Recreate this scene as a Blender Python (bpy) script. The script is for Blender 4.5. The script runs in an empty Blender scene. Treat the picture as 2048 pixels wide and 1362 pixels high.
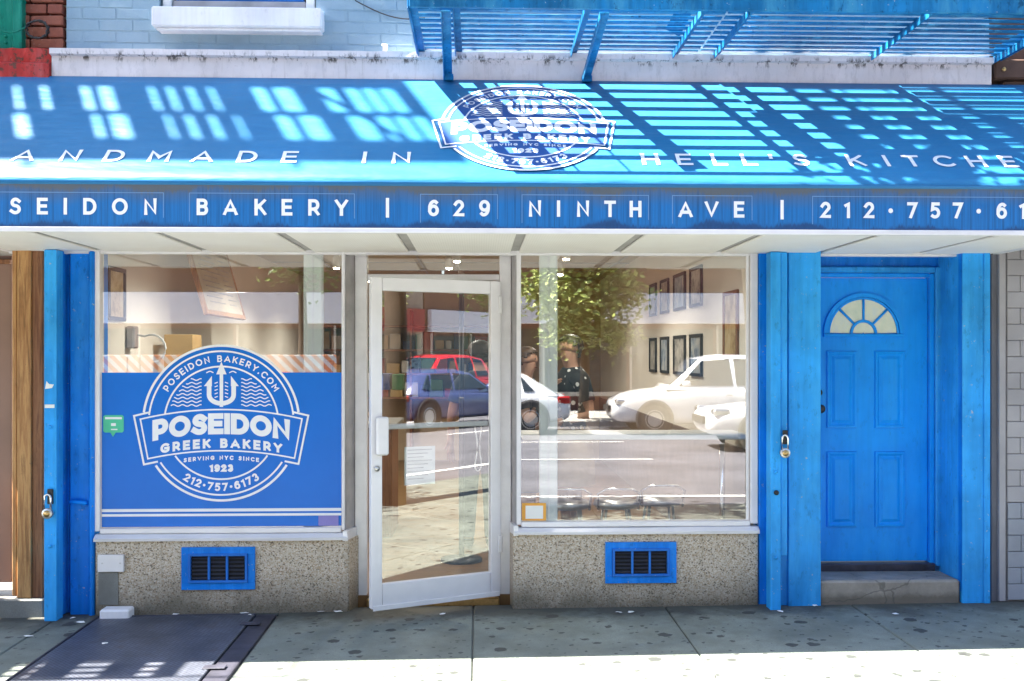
import bpy, bmesh, math, random
from mathutils import Vector, Matrix, noise
random.seed(7)
R = math.radians
sc = bpy.context.scene
COL = sc.collection

# ------------------------------------------------------------------ camera, sky, sun, exposure
CAMY, CAMZ, FPX, YAW = -6.6, 1.66, 2013.0, R(1.93)
cam = bpy.data.cameras.new('camera'); cam.sensor_width = 36; cam.lens = 36*FPX/2048
cam.shift_y = 27/2048; cam.clip_end = 500; cam.clip_start = 0.05
camo = bpy.data.objects.new('camera', cam); COL.objects.link(camo)
camo.location = (0, CAMY, CAMZ); camo.rotation_euler = (R(90), 0, -YAW)
sc.camera = camo
world = bpy.data.worlds.new('World'); sc.world = world; world.use_nodes = True
wn = world.node_tree
sky = wn.nodes.new('ShaderNodeTexSky'); sky.sky_type = 'NISHITA'; sky.sun_disc = False
SUN = Vector((0.64, 0.0, -1.0)).normalized()          # the way the light travels
sky.sun_elevation = math.asin(-SUN.z); sky.sun_rotation = R(270)
sky.air_density = 1.0; sky.dust_density = 1.2
wn.links.new(sky.outputs[0], wn.nodes['Background'].inputs[0])
wn.nodes['Background'].inputs[1].default_value = 0.08
sl = bpy.data.lights.new('sun', 'SUN'); sl.energy = 5.0; sl.angle = R(0.5); sl.color = (1, .93, .82)
so = bpy.data.objects.new('sun', sl); COL.objects.link(so); so.location = (-6, 0, 12)
so.rotation_euler = SUN.to_track_quat('-Z', 'Y').to_euler()
sc.view_settings.view_transform = 'Standard'; sc.view_settings.look = 'None'
sc.view_settings.gamma = 1; sc.view_settings.exposure = 3.0
sc.view_settings.use_curve_mapping = False
sc.render.engine = 'CYCLES'
sc.cycles.use_denoising = True
sc.cycles.max_bounces = 8; sc.cycles.diffuse_bounces = 5; sc.cycles.transparent_max_bounces = 16
sc.cycles.caustics_reflective = False; sc.cycles.caustics_refractive = False
sc.cycles.sample_clamp_indirect = 8

# ------------------------------------------------------------------ helpers
def at(u, v, Y):
    """point of the vertical plane Y that shows at (u, v) of the 2048 px photograph"""
    a = (u-1024)/FPX; b = (708-v)/FPX
    dx = math.sin(YAW)+a*math.cos(YAW); dy = math.cos(YAW)-a*math.sin(YAW)
    t = (Y-CAMY)/dy
    return Vector((t*dx, Y, CAMZ+t*b))
def ax(u, Y): return at(u, 708, Y).x
def az(v, Y, u=956): return at(u, v, Y).z
def gz(x): return 0.008*max(-5.0, min(5.0, x))            # the pavement climbs a little to the right

WP = {}
def wpos(p): return WP.get(p.name, Vector((0, 0, 0))) if p else Vector((0, 0, 0))
def tag(o, label=None, cat=None, group=None, kind=None):
    if label: o['label'] = label
    if cat: o['category'] = cat
    if group: o['group'] = group
    if kind: o['kind'] = kind
    return o
def empty(name, loc, label=None, cat=None, group=None):
    o = bpy.data.objects.new(name, None); COL.objects.link(o); o.location = loc
    o.empty_display_size = .1
    WP[o.name] = Vector(loc)
    return tag(o, label, cat, group)
def add(name, me, loc, parent=None):
    o = bpy.data.objects.new(name, me); COL.objects.link(o)
    loc = Vector(loc); WP[o.name] = loc
    if parent: o.parent = parent
    o.location = loc-wpos(parent)
    return o
def mobj(name, verts, faces, m, parent=None, smooth=False, origin=None):
    vs = [Vector(v) for v in verts]
    if origin is None:
        lo = Vector([min(v[i] for v in vs) for i in range(3)]); hi = Vector([max(v[i] for v in vs) for i in range(3)])
        origin = (lo+hi)/2
    me = bpy.data.meshes.new(name); me.from_pydata([v-origin for v in vs], [], faces)
    if m: me.materials.append(m)
    if smooth:
        me.polygons.foreach_set('use_smooth', [True]*len(me.polygons))
    me.update()
    return add(name, me, origin, parent)
def bobj(name, bm, m, parent=None, smooth=False, origin=None):
    bm.normal_update()
    vs = [v.co.copy() for v in bm.verts]
    if origin is None:
        lo = Vector([min(v[i] for v in vs) for i in range(3)]); hi = Vector([max(v[i] for v in vs) for i in range(3)])
        origin = (lo+hi)/2
    for v in bm.verts: v.co -= origin
    me = bpy.data.meshes.new(name); bm.to_mesh(me); bm.free()
    for k in (m if isinstance(m, (list, tuple)) else [m]): me.materials.append(k)
    if smooth: me.polygons.foreach_set('use_smooth', [True]*len(me.polygons))
    return add(name, me, origin, parent)
def bm_box(bm, x0, x1, y0, y1, z0, z1, bevel=0, M=None):
    r = bmesh.ops.create_cube(bm, size=1)
    vs = r['verts']
    for v in vs:
        v.co = Vector((x0+(v.co.x+.5)*(x1-x0), y0+(v.co.y+.5)*(y1-y0), z0+(v.co.z+.5)*(z1-z0)))
    if bevel > 0:
        es = list({e for v in vs for e in v.link_edges})
        rr = bmesh.ops.bevel(bm, geom=es, offset=bevel, segments=1, affect='EDGES', profile=.5)
        vs = list({v for f in rr['faces'] for v in f.verts} | {v for v in vs if v.is_valid})
    if M is not None: bmesh.ops.transform(bm, matrix=M, verts=[v for v in vs if v.is_valid])
    return vs
def box(name, x0, x1, y0, y1, z0, z1, m, parent=None, bevel=.003):
    bm = bmesh.new(); bm_box(bm, x0, x1, y0, y1, z0, z1, bevel)
    return bobj(name, bm, m, parent)
def tube_into(bm, pts, rad, seg=8, caps=True):
    pts = [Vector(p) for p in pts]; rings = []
    n = len(pts); up = Vector((0, 0, 1))
    for i, p in enumerate(pts):
        d = (pts[min(i+1, n-1)]-pts[max(i-1, 0)]).normalized()
        a = d.cross(up)
        if a.length < 1e-3: a = d.cross(Vector((1, 0, 0)))
        a.normalize(); b = d.cross(a).normalized()
        r = rad[i] if isinstance(rad, (list, tuple)) else rad
        rings.append([bm.verts.new(p+a*r*math.cos(2*math.pi*k/seg)+b*r*math.sin(2*math.pi*k/seg)) for k in range(seg)])
    for i in range(n-1):
        for k in range(seg):
            bm.faces.new((rings[i][k], rings[i][(k+1) % seg], rings[i+1][(k+1) % seg], rings[i+1][k]))
    if caps:
        bm.faces.new(rings[0]); bm.faces.new(rings[-1])
def tube(name, pts, rad, m, parent=None, seg=8):
    bm = bmesh.new(); tube_into(bm, pts, rad, seg)
    bmesh.ops.recalc_face_normals(bm, faces=bm.faces)
    return bobj(name, bm, m, parent, smooth=True)
def lathe(name, prof, c, m, parent=None, seg=20, axis='z', smooth=True):
    bm = bmesh.new(); rings = []
    for r, h in prof:
        ring = []
        for k in range(seg):
            a = 2*math.pi*k/seg; p = Vector((r*math.cos(a), r*math.sin(a), h))
            if axis == 'y': p = Vector((p.x, p.z, p.y))
            if axis == 'x': p = Vector((p.z, p.x, p.y))
            ring.append(bm.verts.new(Vector(c)+p))
        rings.append(ring)
    for i in range(len(rings)-1):
        for k in range(seg): bm.faces.new((rings[i][k], rings[i][(k+1) % seg], rings[i+1][(k+1) % seg], rings[i+1][k]))
    bm.faces.new(rings[0]); bm.faces.new(rings[-1])
    bmesh.ops.recalc_face_normals(bm, faces=bm.faces)
    return bobj(name, bm, m, parent, smooth=smooth)
def copy_tree(o, parent=None):
    c = o.copy(); COL.objects.link(c); c.parent = parent
    for ch in list(o.children): copy_tree(ch, c)
    return c

# ------------------------------------------------------------------ materials
class NT:
    def __init__(s, name):
        s.m = bpy.data.materials.new(name); s.m.use_nodes = True
        s.t = s.m.node_tree; s.b = s.t.nodes['Principled BSDF']
        s.o = None
    def n(s, typ, **kw):
        nd = s.t.nodes.new(typ)
        for k, v in kw.items():
            if k in nd.inputs: nd.inputs[k].default_value = v
            else: setattr(nd, k, v)
        return nd
    def l(s, a, b): s.t.links.new(a, b)
    def co(s, scale=(1, 1, 1), world=True):
        if world: src = s.n('ShaderNodeNewGeometry').outputs['Position']
        else: src = s.n('ShaderNodeTexCoord').outputs['Object']
        mp = s.n('ShaderNodeMapping'); mp.inputs['Scale'].default_value = scale
        s.l(src, mp.inputs['Vector']); return mp.outputs[0]
    def noise(s, vec, scale, detail=4, rough=.55):
        nd = s.n('ShaderNodeTexNoise'); nd.inputs['Scale'].default_value = scale
        nd.inputs['Detail'].default_value = detail; nd.inputs['Roughness'].default_value = rough
        s.l(vec, nd.inputs['Vector']); return nd.outputs['Fac']
    def ramp(s, fac, stops, interp='LINEAR'):
        nd = s.n('ShaderNodeValToRGB'); nd.color_ramp.interpolation = interp
        el = nd.color_ramp.elements
        while len(el) > 1: el.remove(el[-1])
        el[0].position, el[0].color = stops[0][0], c4(stops[0][1])
        for p, c in stops[1:]:
            e = el.new(p); e.color = c4(c)
        s.l(fac, nd.inputs[0]); return nd.outputs[0]
    def mix(s, fac, a, b, mode='MIX'):
        nd = s.n('ShaderNodeMix'); nd.data_type = 'RGBA'; nd.blend_type = mode
        for sock, v in ((nd.inputs[0], fac), (nd.inputs[6], a), (nd.inputs[7], b)):
            if hasattr(v, 'node'): s.l(v, sock)
            else: sock.default_value = v if not isinstance(v, tuple) else c4(v)
        return nd.outputs[2]
    def math(s, op, a, b=0.0):
        nd = s.n('ShaderNodeMath'); nd.operation = op
        for sock, v in ((nd.inputs[0], a), (nd.inputs[1], b)):
            if hasattr(v, 'node'): s.l(v, sock)
            else: sock.default_value = v
        return nd.outputs[0]
    def sep(s, vec):
        nd = s.n('ShaderNodeSeparateXYZ'); s.l(vec, nd.inputs[0]); return nd.outputs
    def bump(s, h, strength=.3, dist=.01):
        nd = s.n('ShaderNodeBump'); nd.inputs['Strength'].default_value = strength; nd.inputs['Distance'].default_value = dist
        s.l(h, nd.inputs['Height']); s.l(nd.outputs[0], s.b.inputs['Normal'])
    def base(s, c):
        if hasattr(c, 'node'): s.l(c, s.b.inputs['Base Color'])
        else: s.b.inputs['Base Color'].default_value = c4(c)
        return s
    def set(s, rough=.5, metal=0, spec=.5):
        for k, v in (('Roughness', rough), ('Metallic', metal), ('Specular IOR Level', spec)):
            if hasattr(v, 'node'): s.l(v, s.b.inputs[k])
            else: s.b.inputs[k].default_value = v
        return s
def c4(c):
    if isinstance(c, (int, float)): return (c, c, c, 1)
    return tuple(c) if len(c) == 4 else (*c, 1)
def mul(c, k): return tuple(min(1, x*k) for x in c)
def simple(name, c, rough=.5, metal=0, var=.12, vs=6, bump=0, bs=40, spec=.5):
    t = NT(name); v = t.co()
    n1 = t.noise(v, vs, 5)
    t.base(t.ramp(n1, [(.3, mul(c, 1-var)), (.7, mul(c, 1+var))])).set(rough, metal, spec)
    if bump: t.bump(t.noise(v, bs, 4), bump, .004)
    return t.m
def paint(name, c, wear=.35, chips=(.45, .45, .42), chipamt=.655, rough=.42):
    """weathered gloss paint: drifting tint, brush streaks, grime and chips"""
    t = NT(name); v = t.co()
    tint = t.ramp(t.noise(v, 2.3, 4), [(.32, mul(c, 1-.28*wear)), (.68, mul(c, 1+.35*wear))])
    streak = t.noise(t.co((22, 22, 1.1)), 1.6, 5)
    col = t.mix(t.ramp(streak, [(.42, 0.0), (.75, .45*wear)]), tint, mul(c, .55))
    wash = t.ramp(t.noise(t.co((7, 7, 1.6)), 1.2, 6, .65), [(.48, 0.0), (.66, .55*wear)])
    col = t.mix(wash, col, (c[0]*1.1+.04, min(1, c[1]*1.15+.10), min(1, c[2]*1.05+.10)))
    sc_ = t.ramp(t.noise(t.co((18, 18, 9)), 1.3, 7, .75), [(.57, 0.0), (.66, .65*wear)])
    col = t.mix(sc_, col, mul(c, .45))
    ch = t.ramp(t.noise(v, 34, 6, .7), [(chipamt, 0.0), (chipamt+.02, 1.0)])
    col = t.mix(t.math('MULTIPLY', ch, .8), col, chips)
    t.base(col).set(rough, 0, .22)
    t.bump(t.math('ADD', t.noise(t.co((40, 40, 6)), 2.0, 4), t.math('MULTIPLY', t.noise(v, 60, 3), .4)), .18, .004)
    return t.m

M = {}
BLUE = (.002, .20, .72)
M['blue'] = paint('blue_paint', BLUE, .8)
M['blue_lit'] = paint('lit_blue_paint', (.025, .32, .78), .75)  # lit copy of the blue, for rails and faces catching more light
M['blue_door'] = paint('blue_door_paint', (.004, .31, .93), .4, chipamt=.83)
M['blue_iron'] = paint('blue_iron_paint', (.006, .14, .34), 1.5, chips=(.5, .55, .6), chipamt=.66)
M['blue_vent'] = paint('vent_paint', (.02, .16, .58), .5)
M['white_metal'] = simple('white_aluminium', (.74, .72, .74), .38, .12, .06, 5, .05, 90)
M['alu'] = simple('brushed_aluminium', (.78, .76, .77), .36, .15, .07, 9, .04, 120)
M['grey_metal'] = simple('dull_grey_metal', (.42, .40, .41), .45, .3, .2, 7, .08)
M['chrome'] = simple('chrome', (.75, .75, .76), .12, 1.0, .05)
M['steel'] = simple('steel', (.55, .54, .52), .3, .9, .1, 30)
M['brass'] = simple('brass', (.55, .36, .15), .35, .9, .15, 60)
M['black'] = simple('black_metal', (.012, .012, .014), .45)
M['dark'] = simple('dark_cavity', (.012, .013, .018), .8)
M['rubber'] = simple('rubber', (.02, .02, .02), .8)
M['white_paint'] = simple('white_paint', (.80, .80, .78), .5, 0, .04, 5, .05)
M['white_vinyl'] = simple('white_vinyl', (.82, .82, .84), .35, 0, .03)
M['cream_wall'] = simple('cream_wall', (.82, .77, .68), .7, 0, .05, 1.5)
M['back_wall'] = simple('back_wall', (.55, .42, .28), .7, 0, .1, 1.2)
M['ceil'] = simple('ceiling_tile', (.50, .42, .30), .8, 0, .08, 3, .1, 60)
M['dark_louvre'] = simple('dark_louvre', (.03, .032, .045), .6)
M['paper'] = simple('paper', (.78, .77, .74), .7, 0, .04)

def m_terrazzo():
    t = NT('pebble_terrazzo'); v = t.co()
    vo = t.n('ShaderNodeTexVoronoi'); vo.inputs['Scale'].default_value = 135; t.l(v, vo.inputs['Vector'])
    rnd = t.sep(vo.outputs['Color'])[0]
    col = t.ramp(rnd, [(0, (.09, .075, .06)), (.07, (.20, .15, .10)), (.14, (.42, .31, .20)), (.45, (.52, .44, .34)), (.75, (.60, .52, .42)), (.93, (.68, .61, .51)), (1, (.40, .24, .13))])
    edge = t.ramp(vo.outputs['Distance'], [(.0, 0.0), (.55, 0.0), (.8, .5)])
    col = t.mix(edge, col, (.42, .35, .26))
    z = t.sep(t.n('ShaderNodeNewGeometry').outputs['Position'])[2]
    g = t.math('ADD', z, t.math('MULTIPLY', t.noise(t.co((2.2, 2, 1.2)), 2.2, 6, .7), -.30))
    g = t.math('ADD', g, .30)
    grime = t.ramp(g, [(.17, .95), (.25, .55), (.42, .0)])
    sp = t.ramp(t.noise(t.co((3, 3, 1.4)), 2.4, 6, .7), [(.58, 0.0), (.78, .32)])
    col = t.mix(t.math('MAXIMUM', t.math('MULTIPLY', grime, .85), sp), col, (.085, .075, .05))
    drip = t.ramp(t.noise(t.co((16, 16, .8)), 1.5, 5, .6), [(.6, 0.0), (.78, .5)])
    col = t.mix(drip, col, (.2, .14, .075))
    t.base(col).set(.6); t.bump(vo.outputs['Distance'], .35, .004)
    return t.m
M['terrazzo'] = m_terrazzo()

def m_concrete(name, c, spots=True, foot=False):
    t = NT(name); v = t.co()
    col = t.ramp(t.noise(v, 1.7, 6, .6), [(.32, mul(c, .62)), (.5, c), (.68, mul(c, 1.32))])
    col = t.mix(t.ramp(t.noise(v, 5.5, 7, .7), [(.44, 0.0), (.70, .6)]), col, mul((c[0]*1.05, c[1], c[2]*.86), .62))
    col = t.mix(t.ramp(t.noise(v, 160, 3, .8), [(.38, .5), (.6, 0.0)]), col, mul(c, .55))
    if spots:
        wob = t.noise(v, 30, 3)
        va = t.n('ShaderNodeVectorMath'); va.operation = 'ADD'
        t.l(v, va.inputs[0])
        sc_ = t.n('ShaderNodeCombineXYZ'); t.l(t.math('MULTIPLY', wob, .05), sc_.inputs[0]); t.l(t.math('MULTIPLY', wob, .04), sc_.inputs[1])
        t.l(sc_.outputs[0], va.inputs[1])
        for s_, th, k in ((4.4, .20, .85), (6.1, .16, .8), (8.3, .16, .75), (11.0, .17, .6)):
            vo = t.n('ShaderNodeTexVoronoi'); vo.voronoi_dimensions = '2D'; vo.inputs['Scale'].default_value = s_
            t.l(va.outputs[0], vo.inputs['Vector'])
            rn = t.sep(vo.outputs['Color'])[1]; size = t.math('MULTIPLY', t.math('MULTIPLY', rn, rn), th)
            d = t.math('SUBTRACT', vo.outputs['Distance'], t.math('ADD', size, -.03 if s_ < 6 else -.035))
            f = t.ramp(d, [(.0, k), (.025, 0.0)])
            col = t.mix(f, col, (.022, .024, .024))
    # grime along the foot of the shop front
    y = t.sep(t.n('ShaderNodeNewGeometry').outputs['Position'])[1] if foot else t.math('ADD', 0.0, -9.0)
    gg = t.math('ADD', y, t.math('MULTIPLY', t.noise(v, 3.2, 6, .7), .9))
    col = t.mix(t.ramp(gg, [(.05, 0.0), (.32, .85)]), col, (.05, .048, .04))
    t.base(col).set(.75); t.bump(t.noise(v, 120, 4, .7), .25, .004)
    return t.m
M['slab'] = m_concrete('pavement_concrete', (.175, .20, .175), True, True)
def m_step():
    t = NT('cracked_step'); v = t.co(); c = (.33, .29, .24)
    col = t.ramp(t.noise(v, 5, 7, .7), [(.3, mul(c, .6)), (.7, mul(c, 1.1))])
    z = t.sep(t.n('ShaderNodeNewGeometry').outputs['Position'])[2]
    wear = t.ramp(t.math('ADD', z, t.math('MULTIPLY', t.noise(t.co((3, 9, 5)), 2.0, 6, .7), .06)), [(.205, 0.0), (.228, .85)])
    col = t.mix(wear, col, (.085, .075, .06))
    low = t.ramp(t.math('ADD', z, t.math('MULTIPLY', t.noise(t.co((4, 4, 4)), 2.0, 6, .7), -.10)), [(.01, .8), (.05, 0.0)])
    col = t.mix(low, col, (.12, .10, .075))
    ck = t.n('ShaderNodeTexVoronoi'); ck.feature = 'DISTANCE_TO_EDGE'; ck.inputs['Scale'].default_value = 2.3
    wv = t.n('ShaderNodeVectorMath'); wv.operation = 'ADD'; nz = t.n('ShaderNodeTexNoise'); nz.inputs['Scale'].default_value = 9
    t.l(v, nz.inputs['Vector']); sc2 = t.n('ShaderNodeVectorMath'); sc2.operation = 'SCALE'; sc2.inputs['Scale'].default_value = .12
    t.l(nz.outputs['Color'], sc2.inputs[0]); t.l(v, wv.inputs[0]); t.l(sc2.outputs[0], wv.inputs[1]); t.l(wv.outputs[0], ck.inputs['Vector'])
    col = t.mix(t.ramp(ck.outputs['Distance'], [(.004, .6), (.013, 0.0)]), col, (.09, .08, .065))
    t.base(col).set(.8); t.bump(t.noise(v, 60, 6, .75), .5, .006)
    return t.m
M['step'] = m_step()
M['plinth'] = m_concrete('plinth_concrete', (.22, .22, .2), False)
M['asphalt'] = simple('asphalt', (.115, .115, .13), .85, 0, .25, .8, .3, 90)
M['kerb'] = m_concrete('kerb_stone', (.42, .42, .41), False)
M['road_paint'] = simple('road_paint', (.7, .7, .68), .6, 0, .15, 12)

def m_awning():
    t = NT('awning_vinyl'); v = t.co(); c = (.024, .175, .36)
    col = t.ramp(t.noise(v, 1.4, 5), [(.3, mul(c, .9)), (.7, mul(c, 1.12))])
    run = t.noise(t.co((26, 1.2, 1.2)), 1.3, 5, .6)
    col = t.mix(t.ramp(run, [(.5, 0.0), (.8, .22)]), col, (.02, .13, .30))
    dust = t.ramp(t.noise(v, 6, 6, .7), [(.5, .0), (.8, .10)])
    col = t.mix(dust, col, (.16, .34, .50))
    t.base(col).set(.42, 0, .28)
    t.bump(t.math('ADD', t.noise(t.co((1, 3, 3)), 2.0, 3), t.math('MULTIPLY', t.noise(v, 300, 2), .02)), .5, .03)
    return t.m
M['awning'] = m_awning()
def m_valance():
    t = NT('valance_vinyl'); c = (.004, .135, .39)
    v = t.co(); z = t.sep(t.n('ShaderNodeNewGeometry').outputs['Position'])[2]
    fine = t.noise(t.co((70, 1, .9)), 1.0, 6, .75)
    wide = t.noise(t.co((2.6, 1, .7)), 1.0, 4)
    col = t.ramp(fine, [(.38, mul(c, .62)), (.5, c), (.66, mul(c, 1.25))])
    top = t.math('SUBTRACT', 2.62, z)                         # distance below the front edge of the canopy
    a = t.math('SUBTRACT', top, t.math('MULTIPLY', fine, .12))
    a = t.math('SUBTRACT', a, t.math('MULTIPLY', t.math('SUBTRACT', wide, .5), .16))
    g = t.ramp(a, [(.0, .92), (.02, .5), (.09, .0)])
    col = t.mix(g, col, (.10, .105, .10))
    g2 = t.ramp(t.math('ADD', fine, t.math('MULTIPLY', wide, .9)), [(1.0, 0.0), (1.22, .5)])
    col = t.mix(g2, col, (.15, .15, .13))
    rust = t.ramp(t.noise(t.co((90, 1, 1.6)), 1.0, 4, .7), [(.66, 0.0), (.70, .5)])
    col = t.mix(t.math('MULTIPLY', rust, t.ramp(top, [(0, 1.0), (.2, .15)])), col, (.13, .07, .03))
    b = t.math('ADD', t.math('SUBTRACT', 2.366, z), t.math('MULTIPLY', fine, .11))
    b = t.math('ADD', b, t.math('MULTIPLY', t.math('SUBTRACT', wide, .56), .22))
    col = t.mix(t.ramp(b, [(.03, 0.0), (.05, .75)]), col, (.008, .03, .10))
    t.base(col).set(.4); t.bump(fine, .1, .004)
    return t.m
M['valance'] = m_valance()
M['patch_edge'] = simple('patch_outline', (.16,.30,.52), .5)
M['patch'] = paint('patch_vinyl', (.006, .15, .52), .6, chipamt=.8)
def m_panel():
    t = NT('soffit_panel'); v = t.co()
    w1 = t.n('ShaderNodeTexWave'); w1.inputs['Scale'].default_value = 22; t.l(v, w1.inputs['Vector'])
    w2 = t.n('ShaderNodeTexWave'); w2.bands_direction = 'Y'; w2.inputs['Scale'].default_value = 22; t.l(v, w2.inputs['Vector'])
    dots = t.math('MULTIPLY', w1.outputs['Fac'], w2.outputs['Fac'])
    col = t.ramp(t.noise(v, 2, 5), [(.3, (.84, .79, .75)), (.7, (.89, .86, .83))])
    col = t.mix(t.ramp(dots, [(.55, 0.0), (.85, .3)]), col, (.4, .38, .35))
    t.base(col).set(.55); t.bump(dots, .1, .003)
    return t.m
M['soffit'] = m_panel()
M['soffit_gap'] = simple('soffit_channel', (.40, .38, .37), .6)

def m_brickpaint():
    t = NT('painted_brick'); v = t.co(); c = (.29, .41, .50)
    col = t.ramp(t.noise(v, 1.6, 6, .62), [(.3, mul(c, .8)), (.5, c), (.72, (.34, .45, .53))])
    col = t.mix(t.ramp(t.noise(v, 14, 6, .7), [(.5, 0.0), (.72, .45)]), col, (.25, .37, .47))
    col = t.mix(t.ramp(t.noise(t.co((9, 9, 1.2)), 1.2, 5), [(.58, 0.0), (.8, .4)]), col, (.30, .36, .38))
    col = t.mix(t.ramp(t.noise(v, 40, 6, .75), [(.70, 0.0), (.72, .7)]), col, (.5, .56, .6))
    t.base(col).set(.85, 0, .05); t.bump(t.noise(v, 55, 6, .75), .7, .008)
    return t.m
M['brickpaint'] = m_brickpaint()
def m_redbrick(name, a, b, c):
    t = NT(name); v = t.co()
    oi = t.n('ShaderNodeObjectInfo').outputs['Random']
    col = t.ramp(oi, [(0, a), (.5, b), (1, c)])
    col = t.mix(t.ramp(t.noise(v, 26, 6, .7), [(.4, 0.0), (.75, .6)]), col, mul(a, .55))
    col = t.mix(t.ramp(t.noise(v, 60, 5, .7), [(.62, 0.0), (.68, .5)]), col, (.5, .45, .4))
    t.base(col).set(.8); t.bump(t.noise(v, 90, 5, .7), .5, .006)
    return t.m
M['redbrick'] = m_redbrick('red_brick', (.24, .065, .04), (.30, .095, .055), (.36, .13, .07))
M['mortar'] = simple('old_mortar', (.42, .38, .34), .9, 0, .3, 14, .5, 60)
M['cornice'] = None
def m_cornice():
    t = NT('cornice_stone'); v = t.co(); c = (.74, .69, .69)
    col = t.ramp(t.noise(v, 2.2, 6, .6), [(.3, mul(c, .82)), (.7, mul(c, 1.1))])
    z = t.sep(t.n('ShaderNodeNewGeometry').outputs['Position'])[2]
    spot = t.noise(t.co((14, 14, 5)), 1.6, 7, .75)
    band = t.ramp(t.math('ABSOLUTE', t.math('SUBTRACT', z, 3.555)), [(.008, 1.0), (.035, .12)])
    col = t.mix(t.math('MULTIPLY', t.ramp(spot, [(.52, 0.0), (.60, .9)]), band), col, (.05, .04, .035))
    col = t.mix(t.ramp(t.noise(t.co((34, 34, 2)), 1.2, 5), [(.58, 0.0), (.8, .4)]), col, (.32, .27, .24))
    col = t.mix(t.ramp(t.noise(v, 23, 7, .8), [(.66, 0.0), (.68, .6)]), col, (.28, .2, .17))
    t.base(col).set(.75); t.bump(t.noise(v, 34, 7, .8), .5, .008)
    return t.m
M['cornice'] = m_cornice()
M['sill'] = paint('sill_paint', (.80, .78, .80), .35, chips=(.35, .3, .28), chipamt=.74, rough=.6)
M['red_ledge'] = paint('red_ledge_paint', (.40, .035, .03), 1.2, chips=(.05, .05, .035), chipamt=.55, rough=.6)
M['green_iron'] = paint('green_iron_paint', (.0, .16, .105), .8, chipamt=.76)
def m_wood(name, a, b):
    t = NT(name); v = t.co((26, 26, 1.3))
    g = t.noise(v, 1.5, 8, .7)
    col = t.ramp(g, [(.30, mul(a, .35)), (.43, a), (.55, b), (.62, mul(a, .7)), (.75, b)])
    kn = t.ramp(t.noise(t.co((5, 5, 1.6)), 2.2, 5, .7), [(.55, 0.0), (.75, .6)])
    col = t.mix(kn, col, mul(a, .45))
    sp = t.ramp(t.noise(t.co(), 40, 5, .75), [(.66, 0.0), (.7, .7)])
    col = t.mix(sp, col, (.05, .035, .025))
    t.base(col).set(.65); t.bump(g, .5, .006)
    return t.m
M['timber'] = m_wood('weathered_timber', (.34, .155, .05), (.50, .27, .10))
M['timber_dark'] = m_wood('dark_timber', (.20, .075, .03), (.28, .12, .05))
M['brown_panel'] = simple('brown_panel', (.26, .155, .115), .6, 0, .15, 2, .15, 20)
M['brown_stone'] = simple('brownstone', (.085, .045, .03), .8, 0, .3, 7, .5, 40)
M['grey_tile'] = simple('grey_painted_tile', (.33, .31, .32), .5, 0, .14, 2.5, .2, 30)
M['grey_tile_lower'] = simple('grey_blue_tile', (.27, .28, .315), .5, 0, .14, 2.5, .2, 30)
M['grey_trim'] = simple('grey_trim', (.14, .14, .16), .6, 0, .15, 4, .15)
def m_hatch():
    t = NT('hatch_diamond_plate'); v = t.co()
    rot = t.n('ShaderNodeMapping'); rot.inputs['Rotation'].default_value = (0, 0, R(45)); t.l(t.n('ShaderNodeNewGeometry').outputs['Position'], rot.inputs['Vector'])
    br = t.n('ShaderNodeTexBrick'); br.inputs['Scale'].default_value = 13; br.inputs['Mortar Size'].default_value = .022
    br.inputs['Color1'].default_value = (1, 1, 1, 1); br.inputs['Color2'].default_value = (.8, .8, .8, 1); br.inputs['Mortar'].default_value = (0, 0, 0, 1)
    t.l(rot.outputs[0], br.inputs['Vector'])
    col = t.ramp(t.noise(v, 3, 6, .65), [(.3, (.06, .07, .095)), (.7, (.16, .175, .22))])
    col = t.mix(t.ramp(br.outputs['Color'], [(0, .85), (1, 0.0)]), col, (.02, .022, .028))
    col = t.mix(t.ramp(t.noise(v, 7, 6, .7), [(.55, 0.0), (.75, .5)]), col, (.09, .055, .035))
    t.base(col).set(.5, .35); t.bump(br.outputs['Fac'], -.5, .004)
    return t.m
M['hatch'] = m_hatch()
M['hatch_frame'] = simple('hatch_frame_iron', (.055, .055, .075), .55, .4, .35, 8, .3, 40)

def m_glass(name, tint=(.965, .98, .975), boost=0.0, rough=0.0):
    m = bpy.data.materials.new(name); m.use_nodes = True; t = m.node_tree
    t.nodes.remove(t.nodes['Principled BSDF']); out = t.nodes['Material Output']
    tr = t.nodes.new('ShaderNodeBsdfTransparent'); tr.inputs[0].default_value = c4(tint)
    gl = t.nodes.new('ShaderNodeBsdfGlossy'); gl.inputs['Roughness'].default_value = rough; gl.inputs[0].default_value = (1, 1, 1, 1)
    fr = t.nodes.new('ShaderNodeFresnel'); fr.inputs['IOR'].default_value = 1.52
    ad = t.nodes.new('ShaderNodeMath'); ad.operation = 'ADD'; ad.inputs[1].default_value = boost
    mx = t.nodes.new('ShaderNodeMixShader')
    ge = t.nodes.new('ShaderNodeNewGeometry'); iv = t.nodes.new('ShaderNodeMath'); iv.operation = 'SUBTRACT'; iv.inputs[0].default_value = 1.0
    mu = t.nodes.new('ShaderNodeMath'); mu.operation = 'MULTIPLY'
    t.links.new(ge.outputs['Backfacing'], iv.inputs[1]); t.links.new(fr.outputs[0], ad.inputs[0])
    t.links.new(ad.outputs[0], mu.inputs[0]); t.links.new(iv.outputs[0], mu.inputs[1]); t.links.new(mu.outputs[0], mx.inputs[0])
    t.links.new(tr.outputs[0], mx.inputs[1]); t.links.new(gl.outputs[0], mx.inputs[2]); t.links.new(mx.outputs[0], out.inputs[0])
    return m
M['glass'] = m_glass('shop_glass', boost=.23)
M['car_glass'] = simple('tinted_car_glass', (.02, .035, .05), .05, 0, .05)
M['dark_glass'] = simple('dark_window_glass', (.03, .045, .05), .06, 0, .1)
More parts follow.
